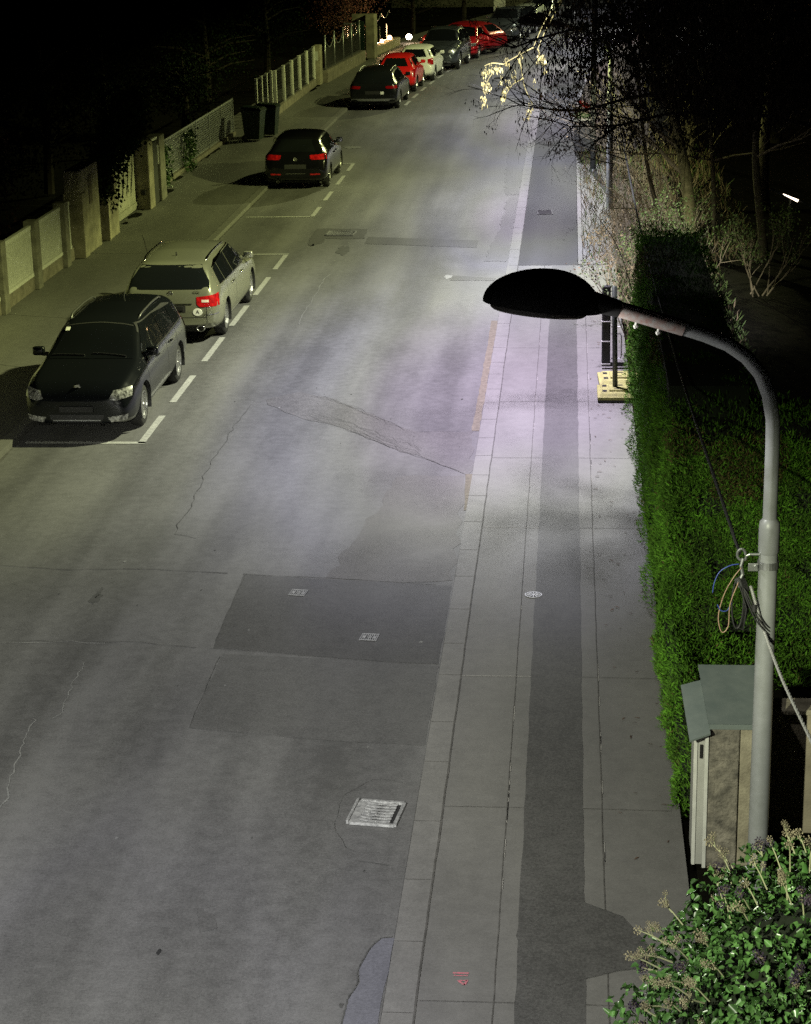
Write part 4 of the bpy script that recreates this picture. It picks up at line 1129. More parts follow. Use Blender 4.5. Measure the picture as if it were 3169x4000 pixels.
def ex_black_estate(t, bvh, sp, L, W, Hs):
    for s in (-1, 1):   # fog lamps low in the bumper
        decal(bvh, [(L - .12, s * W * .50, .365 * Hs), (L - .12, s * W * .86, .40 * Hs), (L - .12, s * W * .84, .31 * Hs), (L - .12, s * W * .56, .285 * Hs)], (-1, -s * .3, 0), 'fog_light', M['head'], t, cuts=3, off=.012)
    p, n = hit(bvh, (9, 0, .79 * Hs), (-1, 0, 0))
    a = MB(); a.lathe([(0, 0), (.05, 0), (.05, .012), (.04, .016), (.036, .008), (0, .008)], 20, M=Matrix.Translation(p) @ FRONT)
    a.build('badge', M['chrome'], t)
    decal(bvh, [(9, -W * .41, .755 * Hs), (9, W * .41, .755 * Hs), (9, W * .41, .738 * Hs), (9, -W * .41, .738 * Hs)], (-1, 0, -.1), 'grille_trim', M['galv'], t, cuts=5, off=.012)
    a = MB()
    for k in range(24):
        y = -W * .36 + k * W * .72 / 23
        p, n = hit(bvh, (9, y, .69 * Hs), (-1, 0, -.1))
        if p: a.box((p.x, y - .004, p.z - .04), (p.x + .014, y + .004, p.z + .045))
    a.build('grille_bars', M['iron_dark'], t)
    p, n = hit(bvh, (9, 0, .50 * Hs), (-1, 0, 0))
    a = MB(); a.bbox((p.x - .01, -.26, .44 * Hs), (p.x + .03, .26, .53 * Hs), .004); a.build('number_plate', M['plate'], t)
    a = MB()
    decal(bvh, [(9, -W * .7, .255 * Hs), (9, W * .7, .255 * Hs), (9, W * .7, .235 * Hs), (9, -W * .7, .235 * Hs)], (-1, 0, 0), 'bumper_lip', M['plastic'], t, cuts=5, off=.014)
    ww = .60 * W
    decal(bvh, [(2.84 * L / 4.8, -ww, 3), (2.81 * L / 4.8, 0, 3), (2.84 * L / 4.8, ww, 3), (2.865 * L / 4.8, ww, 3), (2.835 * L / 4.8, 0, 3), (2.865 * L / 4.8, -ww, 3)], (0, 0, -1), 'windscreen_glint', M['iron_dark'], t, cuts=4, off=.010)  # thin grey strip painted for the reflection along the screen's top edge
    # wipers and parking slip, aerial
    a = MB()
    cw = 3.62 * L / 4.8
    for (ya, yb) in ((-.1, -.62), (.55, .02)):
        pts = []
        for i in range(7):
            x = cw - .02 - .05 * math.sin(i / 6 * 1.5); y = ya + (yb - ya) * i / 6
            p, n = hit(bvh, (x, y, 3), (0, 0, -1)); pts.append(p + n * .02)
        a.tube(pts, .009, 6)
    a.build('wiper', M['plastic'], t)
    p, n = hit(bvh, (1.0, 0, 3), (0, 0, -1)); a = MB(); a.tube([p, p + Vector((-.1, 0, .09))], .008, 6); a.build('aerial', M['plastic'], t)
    p, n = hit(bvh, (2.86, -.50, 3), (0, 0, -1))
    a = MB(); a.bbox((-.045, -.035, .008), (.045, .035, .012), .001, M=Matrix.Translation(p) @ Matrix.Rotation(R(28), 4, 'Y')); a.build('parking_slip', M['sticker'], t)

def ex_beige_estate(t, bvh, sp, L, W, Hs):
    p, n = hit(bvh, (-3, -.02, .93 * Hs), (1, 0, 0))
    a = MB(); Mx = Matrix.Translation(p + Vector((-.006, 0, 0))) @ REAR
    pts = [(.045 * math.cos(q), .045 * math.sin(q), 0) for q in [2 * PI * i / 20 for i in range(21)]]
    a.tube([Mx @ Vector(q) for q in pts], .006, 6)
    for k in range(3): a.tube([Mx @ Vector((0, 0, 0)), Mx @ Vector((.045 * math.cos(PI / 2 + k * 2 * PI / 3), .045 * math.sin(PI / 2 + k * 2 * PI / 3), 0))], .006, 6)
    a.build('badge', M['chrome'], t)
    p, n = hit(bvh, (-3, -.50, .945 * Hs), (1, 0, 0))
    textmesh('CDI', .075, M['chrome'], t, 'badge_lettering', Matrix.Translation(p + Vector((-.012, 0, 0))) @ REAR)
    p, n = hit(bvh, (-3, 0, .685 * Hs), (1, 0, 0))
    a = MB(); a.bbox((p.x - .03, -.26, .63 * Hs), (p.x - .004, .26, .71 * Hs), .004); a.build('number_plate', M['plate'], t)
    decal(bvh, [(-1, -.42, .735 * Hs), (-1, .42, .735 * Hs), (-1, .42, .752 * Hs), (-1, -.42, .752 * Hs)], (1, 0, 0), 'chrome_strip', M['chrome'], t, cuts=4, off=.012)
    p, n = hit(bvh, (-3, -.52, .60 * Hs), (1, 0, 0))
    a = MB(); Mx = Matrix.Translation(p + Vector((-.006, 0, 0))) @ REAR
    a.lathe([(0, .004), (.066, .004), (.07, 0)], 26, M=Mx @ Matrix.Scale(1.28, 4, (1, 0, 0))); st = a.build('country_sticker', M['sticker'], t)
    textmesh('A', .105, M['ink'], st, 'sticker_letter', Matrix.Translation(p + Vector((-.0115, 0, 0))) @ REAR)
    for s in (-1, 1):
        decal(bvh, [(.06, s * W * .66, .555 * Hs), (.06, s * W * .99, .58 * Hs), (.06, s * W * .99, .568 * Hs), (.06, s * W * .66, .543 * Hs)], (1, -s * .3, 0), 'bumper_trim', M['chrome'], t, cuts=4, off=.010)
        a = MB(); a.lathe([(.055, -.05), (.058, .03), (.046, .03), (.044, -.04)], 18, M=Matrix.Translation((.04, s * .56, .30 * Hs)) @ REAR @ Matrix.Scale(1.35, 4, (1, 0, 0))); a.build('exhaust_tip', M['chrome'], t, True)
    decal(bvh, [(-1, -W * .7, .36 * Hs), (-1, W * .7, .36 * Hs), (-1, W * .62, .285 * Hs), (-1, -W * .62, .285 * Hs)], (1, 0, 0), 'diffuser', M['plastic'], t, cuts=4, off=.008)
    p, n = hit(bvh, (.95, 0, 3), (0, 0, -1)); a = MB(); a.tube([p, p + Vector((-.03, 0, .07))], .014, 6); a.build('aerial', M['plastic'], t)
    # tailgate seam below the window
    for s in (-1, 1):
        decal(bvh, [(.06, s * W * .735, .40 * Hs), (.06, s * W * .745, .40 * Hs), (.06, s * W * .745, .80 * Hs), (.06, s * W * .735, .80 * Hs)], (1, 0, 0), 'tailgate_seam', M['plastic'], t, cuts=3, off=.004)
    decal(bvh, [(-1, -W * .74, .50 * Hs), (-1, W * .74, .50 * Hs), (-1, W * .74, .508 * Hs), (-1, -W * .74, .508 * Hs)], (1, 0, 0), 'tailgate_seam', M['plastic'], t, cuts=4, off=.004)

def ex_black_hatch(t, bvh, sp, L, W, Hs):
    p, n = hit(bvh, (-3, 0, .86 * Hs), (1, 0, 0))
    a = MB(); Mx = Matrix.Translation(p + Vector((-.004, 0, 0))) @ REAR
    a.lathe([(0, .006), (.04, .006), (.044, .014), (.055, .014), (.057, 0)], 20, M=Mx); a.build('badge', M['chrome'], t)
    for s in (-1, 1):
        decal(bvh, [(.06, s * W * .45, .43 * Hs), (.06, s * W * .76, .435 * Hs), (.06, s * W * .76, .475 * Hs), (.06, s * W * .45, .47 * Hs)], (1, 0, 0), 'reflector', M['tail_red'], t, cuts=3, off=.010)
    decal(bvh, [(-1, -W * .30, .465 * Hs), (-1, W * .30, .465 * Hs), (-1, W * .30, .475 * Hs), (-1, -W * .30, .475 * Hs)], (1, 0, 0), 'plate_edge', M['chrome'], t, cuts=3, off=.012)
    a = MB(); a.lathe([(.035, -.04), (.038, .02), (.03, .02)], 12, M=Matrix.Translation((.06, .5, .24)) @ REAR); a.build('exhaust_tip', M['chrome'], t)
def ex_dark_estate(t, bvh, sp, L, W, Hs):
    decal(bvh, [(-1, -W * .88, .36 * Hs), (-1, W * .88, .36 * Hs), (-1, W * .86, .44 * Hs), (-1, -W * .86, .44 * Hs)], (1, 0, 0), 'bumper_band', M['galv'], t, cuts=5, off=.008)
    decal(bvh, [(-1, -.28, .60 * Hs), (-1, -.40, .60 * Hs), (-1, -.40, .70 * Hs), (-1, -.28, .70 * Hs)], (1, 0, 0), 'plate_end', M['sticker'], t, cuts=2, off=.012)
def ex_suv(t, bvh, sp, L, W, Hs):
    for z in (.80, .87): decal(bvh, [(9, -W * .36, z * Hs), (9, W * .36, z * Hs), (9, W * .36, (z + .02) * Hs), (9, -W * .36, (z + .02) * Hs)], (-1, 0, 0), 'grille_bar', M['chrome'], t, cuts=3, off=.016)
    decal(bvh, [(9, -W * .7, .36 * Hs), (9, W * .7, .36 * Hs), (9, W * .6, .42 * Hs), (9, -W * .6, .42 * Hs)], (-1, 0, 0), 'skid_plate', M['galv'], t, cuts=3, off=.012)

M['rail_dark'] = mat('rail_dark_satin', (.09, .09, .09), .4, .6)
P_black = paint('black', (.006, .007, .008), .0, .2)
P_beige = paint('champagne', (.30, .305, .235), .65, .24)
P_black2 = paint('gloss_black', (.004, .004, .005), .0, .15)
P_dark = paint('dark_grey', (.010, .011, .012), .3, .25)
P_red = paint('red', (.55, .012, .012), .0, .25)
P_red2 = paint('cherry_red', (.42, .01, .016), .1, .25)
P_dred = paint('dark_red', (.30, .012, .016), .2, .28)
P_white = paint('white', (.72, .73, .68), .0, .3)
P_slate = paint('slate_grey', (.075, .085, .095), .55, .28)
P_silver = paint('silver', (.33, .34, .34), .7, .3)
P_pale = paint('pale_silver', (.42, .45, .38), .5, .3)

def lane_dir(y): return math.atan2(1, .004 * max(0, y - 70))   # heading along the street at y
def along(y_rear, x_side, L, W, face):   # car whose right flank (in the photo) is at x_side
    y = y_rear
    h = lane_dir(y + L / 2)
    d = Vector((math.cos(h), math.sin(h))); nrm = Vector((-d.y, d.x))
    if face == 'away':
        p = Vector((x_side, y)) + nrm * W; return (p.x, p.y), h + PI / 2
    p = Vector((x_side, y)) + nrm * W + d * L
    return (p.x, p.y), h - PI / 2
def park(name, kind, yr, xs, L, W, Hs, pm, label, face='away', **k):
    pos, hd = along(yr, xs, L, W, face)
    return car(name, kind, pos, hd, L, W, Hs, pm, label, **k)
park('parked_car', 'estate', 28.42, -6.53, 4.66, .89, 1.005, P_black, 'black estate car with clear headlights facing us, nearest in the row', 'toward', view='front', rails='rail_dark', spokes=14, extra=ex_black_estate, side_trim='iron_dark', head=dict(z0=.61, z1=.775, y0=.54, y1=.97))
park('parked_car', 'estate', 34.98, -6.34, 4.90, .927, 1.01, P_beige, 'champagne estate car with bright red tail light and oval country sticker', rails='chrome', spokes=14, extra=ex_beige_estate, side_trim='chrome', tail=dict(z0=.69, z1=.91, y0=.54, y1=1.0, cut=.2))
park('parked_car', 'hatch', 54.15, -6.62, 4.25, .90, .985, P_black2, 'glossy black hatchback with red tail lights, alone before the bins', spokes=5, extra=ex_black_hatch, slope=.05, tail=dict(z0=.84, z1=.99, y0=.46, y1=.99, plain=1))
park('parked_car', 'estate', 74.25, -6.36, 4.93, .94, .99, P_dark, 'dark grey estate car with silver bumper band in front of the red car', detail=1, rails='galv', spokes=5, extra=ex_dark_estate, slope=.2, tail=dict(z0=.80, z1=.92, y0=.5, y1=.97, mat='tail_dark'))
park('parked_car', 'hatch', 80.7, -6.20, 3.60, .83, 1.0, P_red, 'small bright red hatchback between dark estate and white car', detail=1, spokes=8, tail=dict(z0=.62, z1=.95, y0=.82, y1=1.0))
park('parked_car', 'hatch', 85.3, -5.78, 4.0, .85, .985, P_white, 'white hatchback behind the small bright red car', detail=1, spokes=8, tail=dict(z0=.72, z1=1.0, y0=.70, y1=1.0))
park('parked_car', 'suv', 90.35, -5.02, 4.80, .965, 1.04, P_slate, 'slate grey off-roader with roof rails facing us behind the white car', 'toward', detail=1, view='front', rails='chrome', spokes=5, extra=ex_suv, head=dict(z0=.76, z1=.90, y0=.48, y1=.93))
park('parked_car', 'hatch', 96.3, -4.42, 3.9, .87, 1.0, P_red2, 'red hatchback facing us directly behind the slate off-roader', 'toward', detail=1, view='front', spokes=8)
car('parked_car', 'hatch', (-3.5, 99.8), R(150) + PI / 2, 4.3, .92, 1.03, P_dred, 'dark red hatchback parked askew with its tail towards the road', detail=1, spokes=7, tail=dict(z0=.95, z1=1.3, y0=.82, y1=1.0))
park('parked_car', 'suv', 106.6, -2.75, 4.7, .945, .99, P_slate, 'dark grey off-roader facing us beyond the dark red car', 'toward', detail=1, view='front', spokes=5, extra=ex_suv)
park('parked_car', 'estate', 112.6, -2.0, 4.6, .90, 1.0, P_pale, 'pale silver estate car beyond the second off-roader', 'toward', detail=0, view='front', spokes=7)
park('parked_car', 'hatch', 118.6, -1.15, 4.2, .90, 1.05, P_silver, 'silver hatchback near the far end of the row, under the trees', 'toward', detail=0, view='front', spokes=7)
park('parked_car', 'hatch', 125.0, .1, 4.1, .90, 1.0, P_dark, 'dark hatchback at the very end of the parked row', 'toward', detail=0, view='front', spokes=7)
# ------------------------------------------------------------------ vegetation
def unit(a): return a / np.maximum(np.linalg.norm(a, axis=1, keepdims=True), 1e-9)
def leaf_mesh(name, P, D, Ln, Wd, mats, parent=None, mi=None, fold=.15, nrm=None, smooth=False):
    """one leaf per point: a six-cornered blade growing from P along D"""
    n = len(P); D = unit(D)
    ref = rng.normal(size=(n, 3)) if nrm is None else nrm
    Wv = unit(np.cross(D, ref)); Nv = np.cross(Wv, D)
    Ln = np.broadcast_to(Ln, (n,))[:, None]; Wd = np.broadcast_to(Wd, (n,))[:, None]
    a = P; b = P + D * Ln * .3 + Wv * Wd * .5 + Nv * Wd * fold; c = P + D * Ln * .72 + Wv * Wd * .32 + Nv * Wd * fold * .5
    d = P + D * Ln - Nv * Wd * fold * .6; e = P + D * Ln * .72 - Wv * Wd * .32 + Nv * Wd * fold * .5; f = P + D * Ln * .3 - Wv * Wd * .5 + Nv * Wd * fold
    V = np.stack([a, b, c, d, e, f], 1).reshape(-1, 3)
    me = bpy.data.meshes.new(name)
    me.vertices.add(6 * n); me.vertices.foreach_set('co', V.astype(np.float32).ravel())
    me.loops.add(8 * n); me.polygons.add(2 * n)
    base = (np.arange(n) * 6)[:, None]
    idx = np.concatenate([base + np.array([0, 1, 2, 3]), base + np.array([0, 3, 4, 5])], 1).ravel()
    me.loops.foreach_set('vertex_index', idx.astype(np.int32))
    me.polygons.foreach_set('loop_start', np.arange(0, 8 * n, 4, dtype=np.int32))
    try: me.polygons.foreach_set('loop_total', np.full(2 * n, 4, dtype=np.int32))
    except Exception: pass
    if mi is not None: me.polygons.foreach_set('material_index', np.repeat(mi, 2).astype(np.int32))
    me.update(calc_edges=True); me.validate()
    return link(name, me, mats, parent, smooth)

def grow(mb, p, d, L, r, depth, rr, spread=.6, gravity=0., seg=4, tips=None, kids=(2, 3), shrink=.68, mi=0, sides=5):
    pts = [Vector(p)]; d = Vector(d).normalized(); rs = [r]
    for i in range(seg):
        d = (d + Vector((rr.uniform(-1, 1), rr.uniform(-1, 1), rr.uniform(-1, 1))) * .16 + Vector((0, 0, gravity))).normalized()
        pts.append(pts[-1] + d * L / seg); rs.append(r * (1 - .5 * (i + 1) / seg))
    mb.tube(pts, rs, sides if r > .012 else 3, mi, cap=False)
    if depth == 0:
        if tips is not None: tips.append((pts[-1], d)); tips.append((pts[-2], d))
        return
    for k in range(rr.randint(*kids)):
        i = rr.randint(max(1, seg // 2), seg)
        a = Vector((rr.uniform(-1, 1), rr.uniform(-1, 1), rr.uniform(-.6, 1)))
        nd = (d + a.normalized() * spread * rr.uniform(.6, 1.3)).normalized()
        grow(mb, pts[i], nd, L * shrink * rr.uniform(.75, 1.15), rs[i] * .72, depth - 1, rr, spread, gravity, seg, tips, kids, shrink, mi, sides)
    if tips is not None: tips.append((pts[-1], d))

M['climber'] = leafmat('climber_leaf', (.02, .045, .012), (.04, .08, .02), .5)
# ---- clipped thuja hedge
def hedge():
    t = empty('hedge', (1.6, 22, .0), 0, 'clipped dark green conifer hedge along the footway behind the lamp mast', 'hedge')
    o = Vector(t.location)
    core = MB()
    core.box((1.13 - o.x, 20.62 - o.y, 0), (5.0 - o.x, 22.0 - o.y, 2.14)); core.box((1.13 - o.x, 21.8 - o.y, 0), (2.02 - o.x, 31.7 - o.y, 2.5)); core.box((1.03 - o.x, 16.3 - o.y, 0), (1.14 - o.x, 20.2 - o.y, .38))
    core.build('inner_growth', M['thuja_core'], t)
    P = []; D = []; Nn = []
    def bumpy(x, y): return .10 * math.sin(x * 3.1 + y * 1.7) + .08 * math.sin(y * 4.3 - x * 2.2 + 1) + .05 * math.sin(x * 9 + y * 7)
    def add(n, fn):
        for _ in range(n):
            p, nn = fn()
            P.append(p); Nn.append(nn)
    def front():
        x = random.uniform(1.02, 4.3); z = random.uniform(.0, 2.3)
        return (x + .0, 20.0 + .18 * z - 1.1 * max(0, .5 - z) * 2 * (1 if x > 1.2 else .3) + bumpy(x, z * 1.6) * .9, z), (0, -1, .25)
    def left():
        y = random.uniform(19.9, 31.8); z = random.uniform(0, 1) ** .8 * (2.3 + .03 * (y - 20))
        return (.985 + .05 * z + bumpy(y, z * 1.5) * .45 - (.04 if z < .3 else 0), y, z), (-1, 0, .2)
    def low():
        y = random.uniform(16.0, 20.1); z = random.uniform(0, .55)
        return (.97 + .06 * z + bumpy(y, z * 2) * .35 + random.uniform(0, .14) * (z > .42), y, z), (-1, -.3, .5)
    def top():
        y = random.uniform(20.2, 31.8); x = random.uniform(1.05, 4.3 if y < 22 else 2.1)
        return (x, y, 2.32 + .03 * (y - 20) + bumpy(x * 1.4, y) * .5), (0, 0, 1)
    def back():
        z = random.uniform(0, 2.6); x = random.uniform(1.05, 2.1); return (x, 31.8 + bumpy(x, z) * .3, z), (0, 1, .2)
    def right():
        y = random.uniform(22, 31.8); z = random.uniform(.8, 2.6); return (2.1 + bumpy(y, z) * .4, y, z), (1, 0, .2)
    add(95000, front); add(60000, left); add(11000, low); add(26000, top); add(1500, back); add(4000, right)
    P = np.array(P); Nn = unit(np.array(Nn))
    n = len(P)
    # inner layer darkens the depth: every third spray sits deeper
    dep = np.where(rng.random(n) < .4, rng.uniform(.04, .16, n), rng.uniform(-.03, .03, n))
    P = P - Nn * dep[:, None]
    D = Nn * .55 + rng.normal(size=(n, 3)) * .5 + np.array([0, 0, .45])
    L_ = rng.uniform(.025, .07, n); W_ = L_ * rng.uniform(.13, .26, n)
    pat = np.sin(P[:, 0] * 2.3 + P[:, 2] * 1.9) + np.sin(P[:, 1] * 1.3 + P[:, 2] * 2.7 + 1) + np.sin(P[:, 0] * 5.1 - P[:, 2] * 4.3) * .6
    br_ = ((pat > 1.25) & (rng.random(n) < .5)) | (rng.random(n) < .03)
    gap = (np.sin(P[:, 0] * 6.3 + P[:, 1] * 3) + np.sin(P[:, 2] * 8.1 + P[:, 1] * 4.7) > 1.45) & (rng.random(n) < .75)
    k = ~gap
    leaf_mesh('foliage', (P - np.array(o))[k], D[k], L_[k], W_[k], [M['thuja'], M['thuja_brown']], t, br_[k].astype(int))
    return t
hedge()

# ---- flowering ivy in the foreground
def ivy():
    t = empty('ivy_bush', (1.9, 11.5, 0), 0, 'glossy flowering ivy bush with pale seed umbels in the lower right foreground', 'ivy')
    c = np.array([2.08, 11.5, .52]); rad = np.array([1.62, 1.05, 1.38])
    n = 13500
    u = unit(rng.normal(size=(n * 2, 3))); u = u[u[:, 2] > -.35][:n]; n = len(u)
    lump_ = 1 + .10 * np.sin(u[:, 0] * 7 + 1) * np.cos(u[:, 2] * 6) + .08 * np.sin(u[:, 1] * 11 + u[:, 2] * 9)
    sh = np.sign(u) * np.abs(u) ** .8
    rr = (1 - rng.random(n) ** 1.6 * .30) * lump_
    P = c + sh * rad * rr[:, None]
    P = P[P[:, 2] > .1]; u = u[:len(P)]
    n = len(P); u = unit((P - c) / rad)
    D = u * .55 + rng.normal(size=(n, 3)) * .5 + np.array([0, 0, -.35])
    L_ = rng.uniform(.03, .078, n)
    leaf_mesh('foliage', P - np.array(t.location), D, L_, L_ * rng.uniform(.5, .85, n), M['ivy'], t, nrm=u + rng.normal(size=(n, 3)) * .6, fold=.28, smooth=True)
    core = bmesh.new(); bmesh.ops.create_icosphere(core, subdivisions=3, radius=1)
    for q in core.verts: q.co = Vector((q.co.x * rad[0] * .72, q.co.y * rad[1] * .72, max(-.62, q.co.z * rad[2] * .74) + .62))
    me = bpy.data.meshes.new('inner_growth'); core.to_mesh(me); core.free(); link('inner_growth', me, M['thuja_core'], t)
    st = MB(); hd = MB(); be = MB()
    rr = random.Random(3)
    def umbel(p, s, dark):
        k = 20
        tgt = be if dark else hd
        for i in range(k):
            z = 1 - 2 * (i + .5) / k; a = i * 2.4; r_ = math.sqrt(1 - z * z)
            d = Vector((r_ * math.cos(a), r_ * math.sin(a), z)) * s * rr.uniform(.8, 1.1)
            e = d.orthogonal().normalized() * s * .03; g = d.cross(e).normalized() * s * .03
            hd.add([p + e, p - e, p + d], [(0, 1, 2)])
            b = s * (.28 if dark else .21); q = p + d
            w1 = d.orthogonal().normalized() * b; w2 = d.normalized().cross(w1.normalized()) * b; w3 = d.normalized() * b
            tgt.add([q + w1, q - w1, q + w2, q - w2, q + w3, q - w3], [(0, 2, 4), (2, 1, 4), (1, 3, 4), (3, 0, 4), (2, 0, 5), (1, 2, 5), (3, 1, 5), (0, 3, 5)])
    org = Vector(t.location); cc = Vector(c)
    for i in range(125):
        a = rr.uniform(0, 2 * PI); z = rr.uniform(-.1, 1)
        if i < 80: a = rr.uniform(PI * .75, PI * 1.75)    # most flower shoots on the street side
        r_ = math.sqrt(max(0, 1 - z * z)); d = Vector((r_ * math.cos(a), r_ * math.sin(a), z))
        sd = Vector([math.copysign(abs(q) ** .8, q) for q in d])
        p = cc + Vector((sd.x * rad[0], sd.y * rad[1], sd.z * rad[2])) * rr.uniform(.90, 1.0) - org
        dr = (d + Vector((rr.uniform(-.4, .3), rr.uniform(-.4, .4), rr.uniform(-.1, .7)))).normalized()
        L_ = rr.uniform(.10, .24) * (1.2 if i % 9 == 0 else 1)
        pts = [p, p + dr * L_ * .5 + Vector((0, 0, .01)), p + dr * L_]
        st.tube(pts, [.006, .005, .0035], 4)
        dark = rr.random() < .22
        umbel(pts[-1], rr.uniform(.024, .036), dark)
        for k in range(rr.randint(1, 4)):
            b = p + dr * L_ * rr.uniform(.45, .9); dd = (dr + Vector((rr.uniform(-1, 1), rr.uniform(-1, 1), rr.uniform(-.5, 1))) * .8).normalized()
            e = b + dd * rr.uniform(.05, .09)
            st.tube([b, e], [.0035, .0025], 3); umbel(e, rr.uniform(.016, .026), dark and rr.random() < .6)
    tag(st.build('stems', M['ivy_stem'], t), kind='stuff'); tag(hd.build('flowers', M['umbel'], t), kind='stuff'); tag(be.build('berries', M['berry'], t), kind='stuff')
ivy()

# ---- box elder whose twigs hang into the picture with bunches of winged seeds
def seed_bunch(store, p, rr, n, size, sprd):
    for k in range(n):
        q = p + Vector((rr.gauss(0, sprd), rr.gauss(0, sprd), -abs(rr.gauss(0, sprd * 1.5))))
        store[0].append(q); store[1].append((rr.uniform(-.35, .35), rr.uniform(-.35, .35), -1)); store[2].append(size * rr.uniform(.7, 1.2))
def arr(store, org): return np.array([tuple(q - org) for q in store[0]]), np.array(store[1]), np.array(store[2])
def box_elder():
    t = empty('box_elder_tree', (4.6, 28.6, 0), 0, 'tree with drooping twigs and bunches of dry winged seeds above the footway', 'tree')
    org = Vector(t.location); rr = random.Random(21)
    tr = MB()
    pts = [(0, 0, 0), (-.1, .1, 1.6), (-.25, .05, 3.2), (-.5, 0, 4.9), (-.7, -.1, 6.4), (-.8, -.1, 8.2)]
    tr.tube(pts, [.2, .17, .15, .13, .10, .06], 12); tr.build('trunk', M['bark'], t, True)
    br = MB(); pale = ([], [], []); brown = ([], [], []); dark = ([], [], []); tips = []
    W = lambda x, y, z: Vector((x, y, z)) - org
    # limbs reaching over the pavement
    limbs = [[(4.1, 28.6, 4.9), (2.6, 28.9, 5.6), (1.1, 29.6, 5.9), (.6, 30.2, 6.1)],
             [(4.0, 28.6, 5.4), (2.4, 28.0, 6.1), (.9, 27.8, 6.15), (-.2, 28.0, 5.95), (-.8, 28.2, 5.75)],
             [(3.9, 28.5, 6.0), (2.2, 27.4, 6.5), (.7, 27.0, 6.6), (-.4, 27.2, 6.45)],
             [(4.0, 28.6, 5.0), (2.2, 29.0, 5.1), (1.0, 29.4, 4.95), (.1, 29.7, 4.72), (-.75, 30.0, 4.78)],
             [(3.9, 28.4, 6.6), (3.0, 27.6, 7.2), (1.9, 27.0, 7.4)],
             [(4.2, 28.6, 4.4), (2.6, 28.7, 4.75), (1.5, 28.9, 4.75), (.7, 29.3, 4.55), (.0, 29.6, 4.5)]]
    for i, l in enumerate(limbs):
        P = arc([W(*p) for p in l], 30)
        n = len(P); br.tube(P, [.032 * (1 - .85 * k / n) + .004 for k in range(n)], 6)
        for k in range(6, n):
            for q in range(2):
                d = Vector((rr.uniform(-1, .35), rr.uniform(-.8, .8), rr.uniform(-.6, .7)))
                grow(br, P[k], d, rr.uniform(.5, .85), .011, 2, rr, .7, -.05, 4, tips, (2, 3), .66, 0, 4)
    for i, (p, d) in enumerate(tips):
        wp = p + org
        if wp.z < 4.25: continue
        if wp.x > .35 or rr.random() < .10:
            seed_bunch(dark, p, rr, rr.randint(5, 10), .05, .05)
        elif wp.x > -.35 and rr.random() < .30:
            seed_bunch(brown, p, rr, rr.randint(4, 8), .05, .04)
    # dense hanging crown filling the upper right, in the unlit seed tone
    for k in range(4600):
        x = rr.uniform(-.35, 6.5); y = rr.uniform(26.0, 28.8); z = rr.uniform((5.25 if x < 1.4 else 5.05) + max(0, .5 - x) * .4 + .2 * math.sin(x * 2.1), 7.6)
        if x < 1.0 and rr.random() < .72: continue
        seed_bunch(dark, W(x, y, z), rr, rr.randint(12, 20), .07, .10)
    for k in range(30):   # half-lit bunches, toned browner, at the left edge of the crown
        seed_bunch(brown, W(rr.uniform(-.45, .12), rr.uniform(29.0, 29.8), rr.uniform(4.72, 5.28)), rr, rr.randint(7, 12), .055, .045)
    # sprays over the road by the lamp, in the lit seed and twig tones
    lit = MB()
    sprays = [[(-.55, 29.9, 5.62), (-.8, 30.1, 5.48), (-1.02, 30.25, 5.34), (-1.22, 30.3, 5.15), (-1.28, 30.35, 4.92)],
              [(-.75, 30.0, 5.45), (-.72, 30.1, 5.25), (-.68, 30.2, 5.02), (-.56, 30.3, 4.74)],
              [(-.70, 30.1, 5.16), (-.86, 30.2, 5.06), (-.98, 30.3, 4.88)],
              [(-.48, 29.9, 5.6), (-.42, 30.0, 5.42), (-.36, 30.1, 5.22)],
              [(-1.0, 30.2, 5.36), (-1.16, 30.2, 5.38), (-1.28, 30.2, 5.34)]]
    K = 36.0 / 30.2
    far = lambda q: (q[0] * K, q[1] * K, CH - (CH - q[2]) * K)
    sprays.insert(0, [(.25, 29.6, 6.6), (-.25, 29.7, 6.2), (-.55, 29.9, 5.62)]); sprays.insert(0, [(-.1, 29.7, 6.35), (-.35, 29.8, 5.9), (-.48, 29.9, 5.6)])
    br.tube(arc([W(4.0, 28.6, 5.6), W(3.2, 30.5, 6.8), W(1.6, 33.5, 7.3), W(.3, 35.3, 6.75), W(.1, 35.4, 6.5)], 24), [.04 - .0013 * k for k in range(25)], 6)
    for l in sprays:
        P = arc([W(*far(p)) for p in l], 16); lit.tube(P, [.013 - .008 * k / len(P) for k in range(len(P))], 5)
    K = 36.0 / 30.2
    far = lambda q: (q[0] * K, q[1] * K, CH - (CH - q[2]) * K)
    spots = [(-1.26, 30.3, 5.26, 9), (-1.20, 30.3, 5.30, 7), (-1.08, 30.25, 5.32, 12), (-.95, 30.2, 5.40, 9), (-1.28, 30.35, 5.10, 16), (-1.24, 30.35, 5.02, 14), (-1.30, 30.35, 4.90, 14), (-1.30, 30.35, 4.80, 9),
             (-.97, 30.3, 4.98, 9), (-1.0, 30.3, 4.90, 14), (-.92, 30.3, 5.06, 6), (-.46, 29.95, 5.52, 20), (-.40, 30.0, 5.45, 14), (-.36, 30.1, 5.30, 5), (-.52, 30.05, 5.10, 3), (-.62, 30.3, 4.72, 10), (-.63, 30.3, 4.6, 7), (-1.03, 30.25, 5.14, 4), (-.83, 30.2, 5.22, 5), (-.75, 30.1, 5.5, 6)]
    for x, y, z, n in spots:
        x, y, z = far((x, y, z))
        for q in range(3):
            p0 = W(x, y, z) + Vector((rr.uniform(-.02, .02), rr.uniform(-.02, .02), .07)); lit.tube([p0, p0 + Vector((rr.uniform(-.05, .05), 0, -.08))], .003, 3)
        seed_bunch(pale, W(x, y, z), rr, int(n * 1.25), .075, .034)
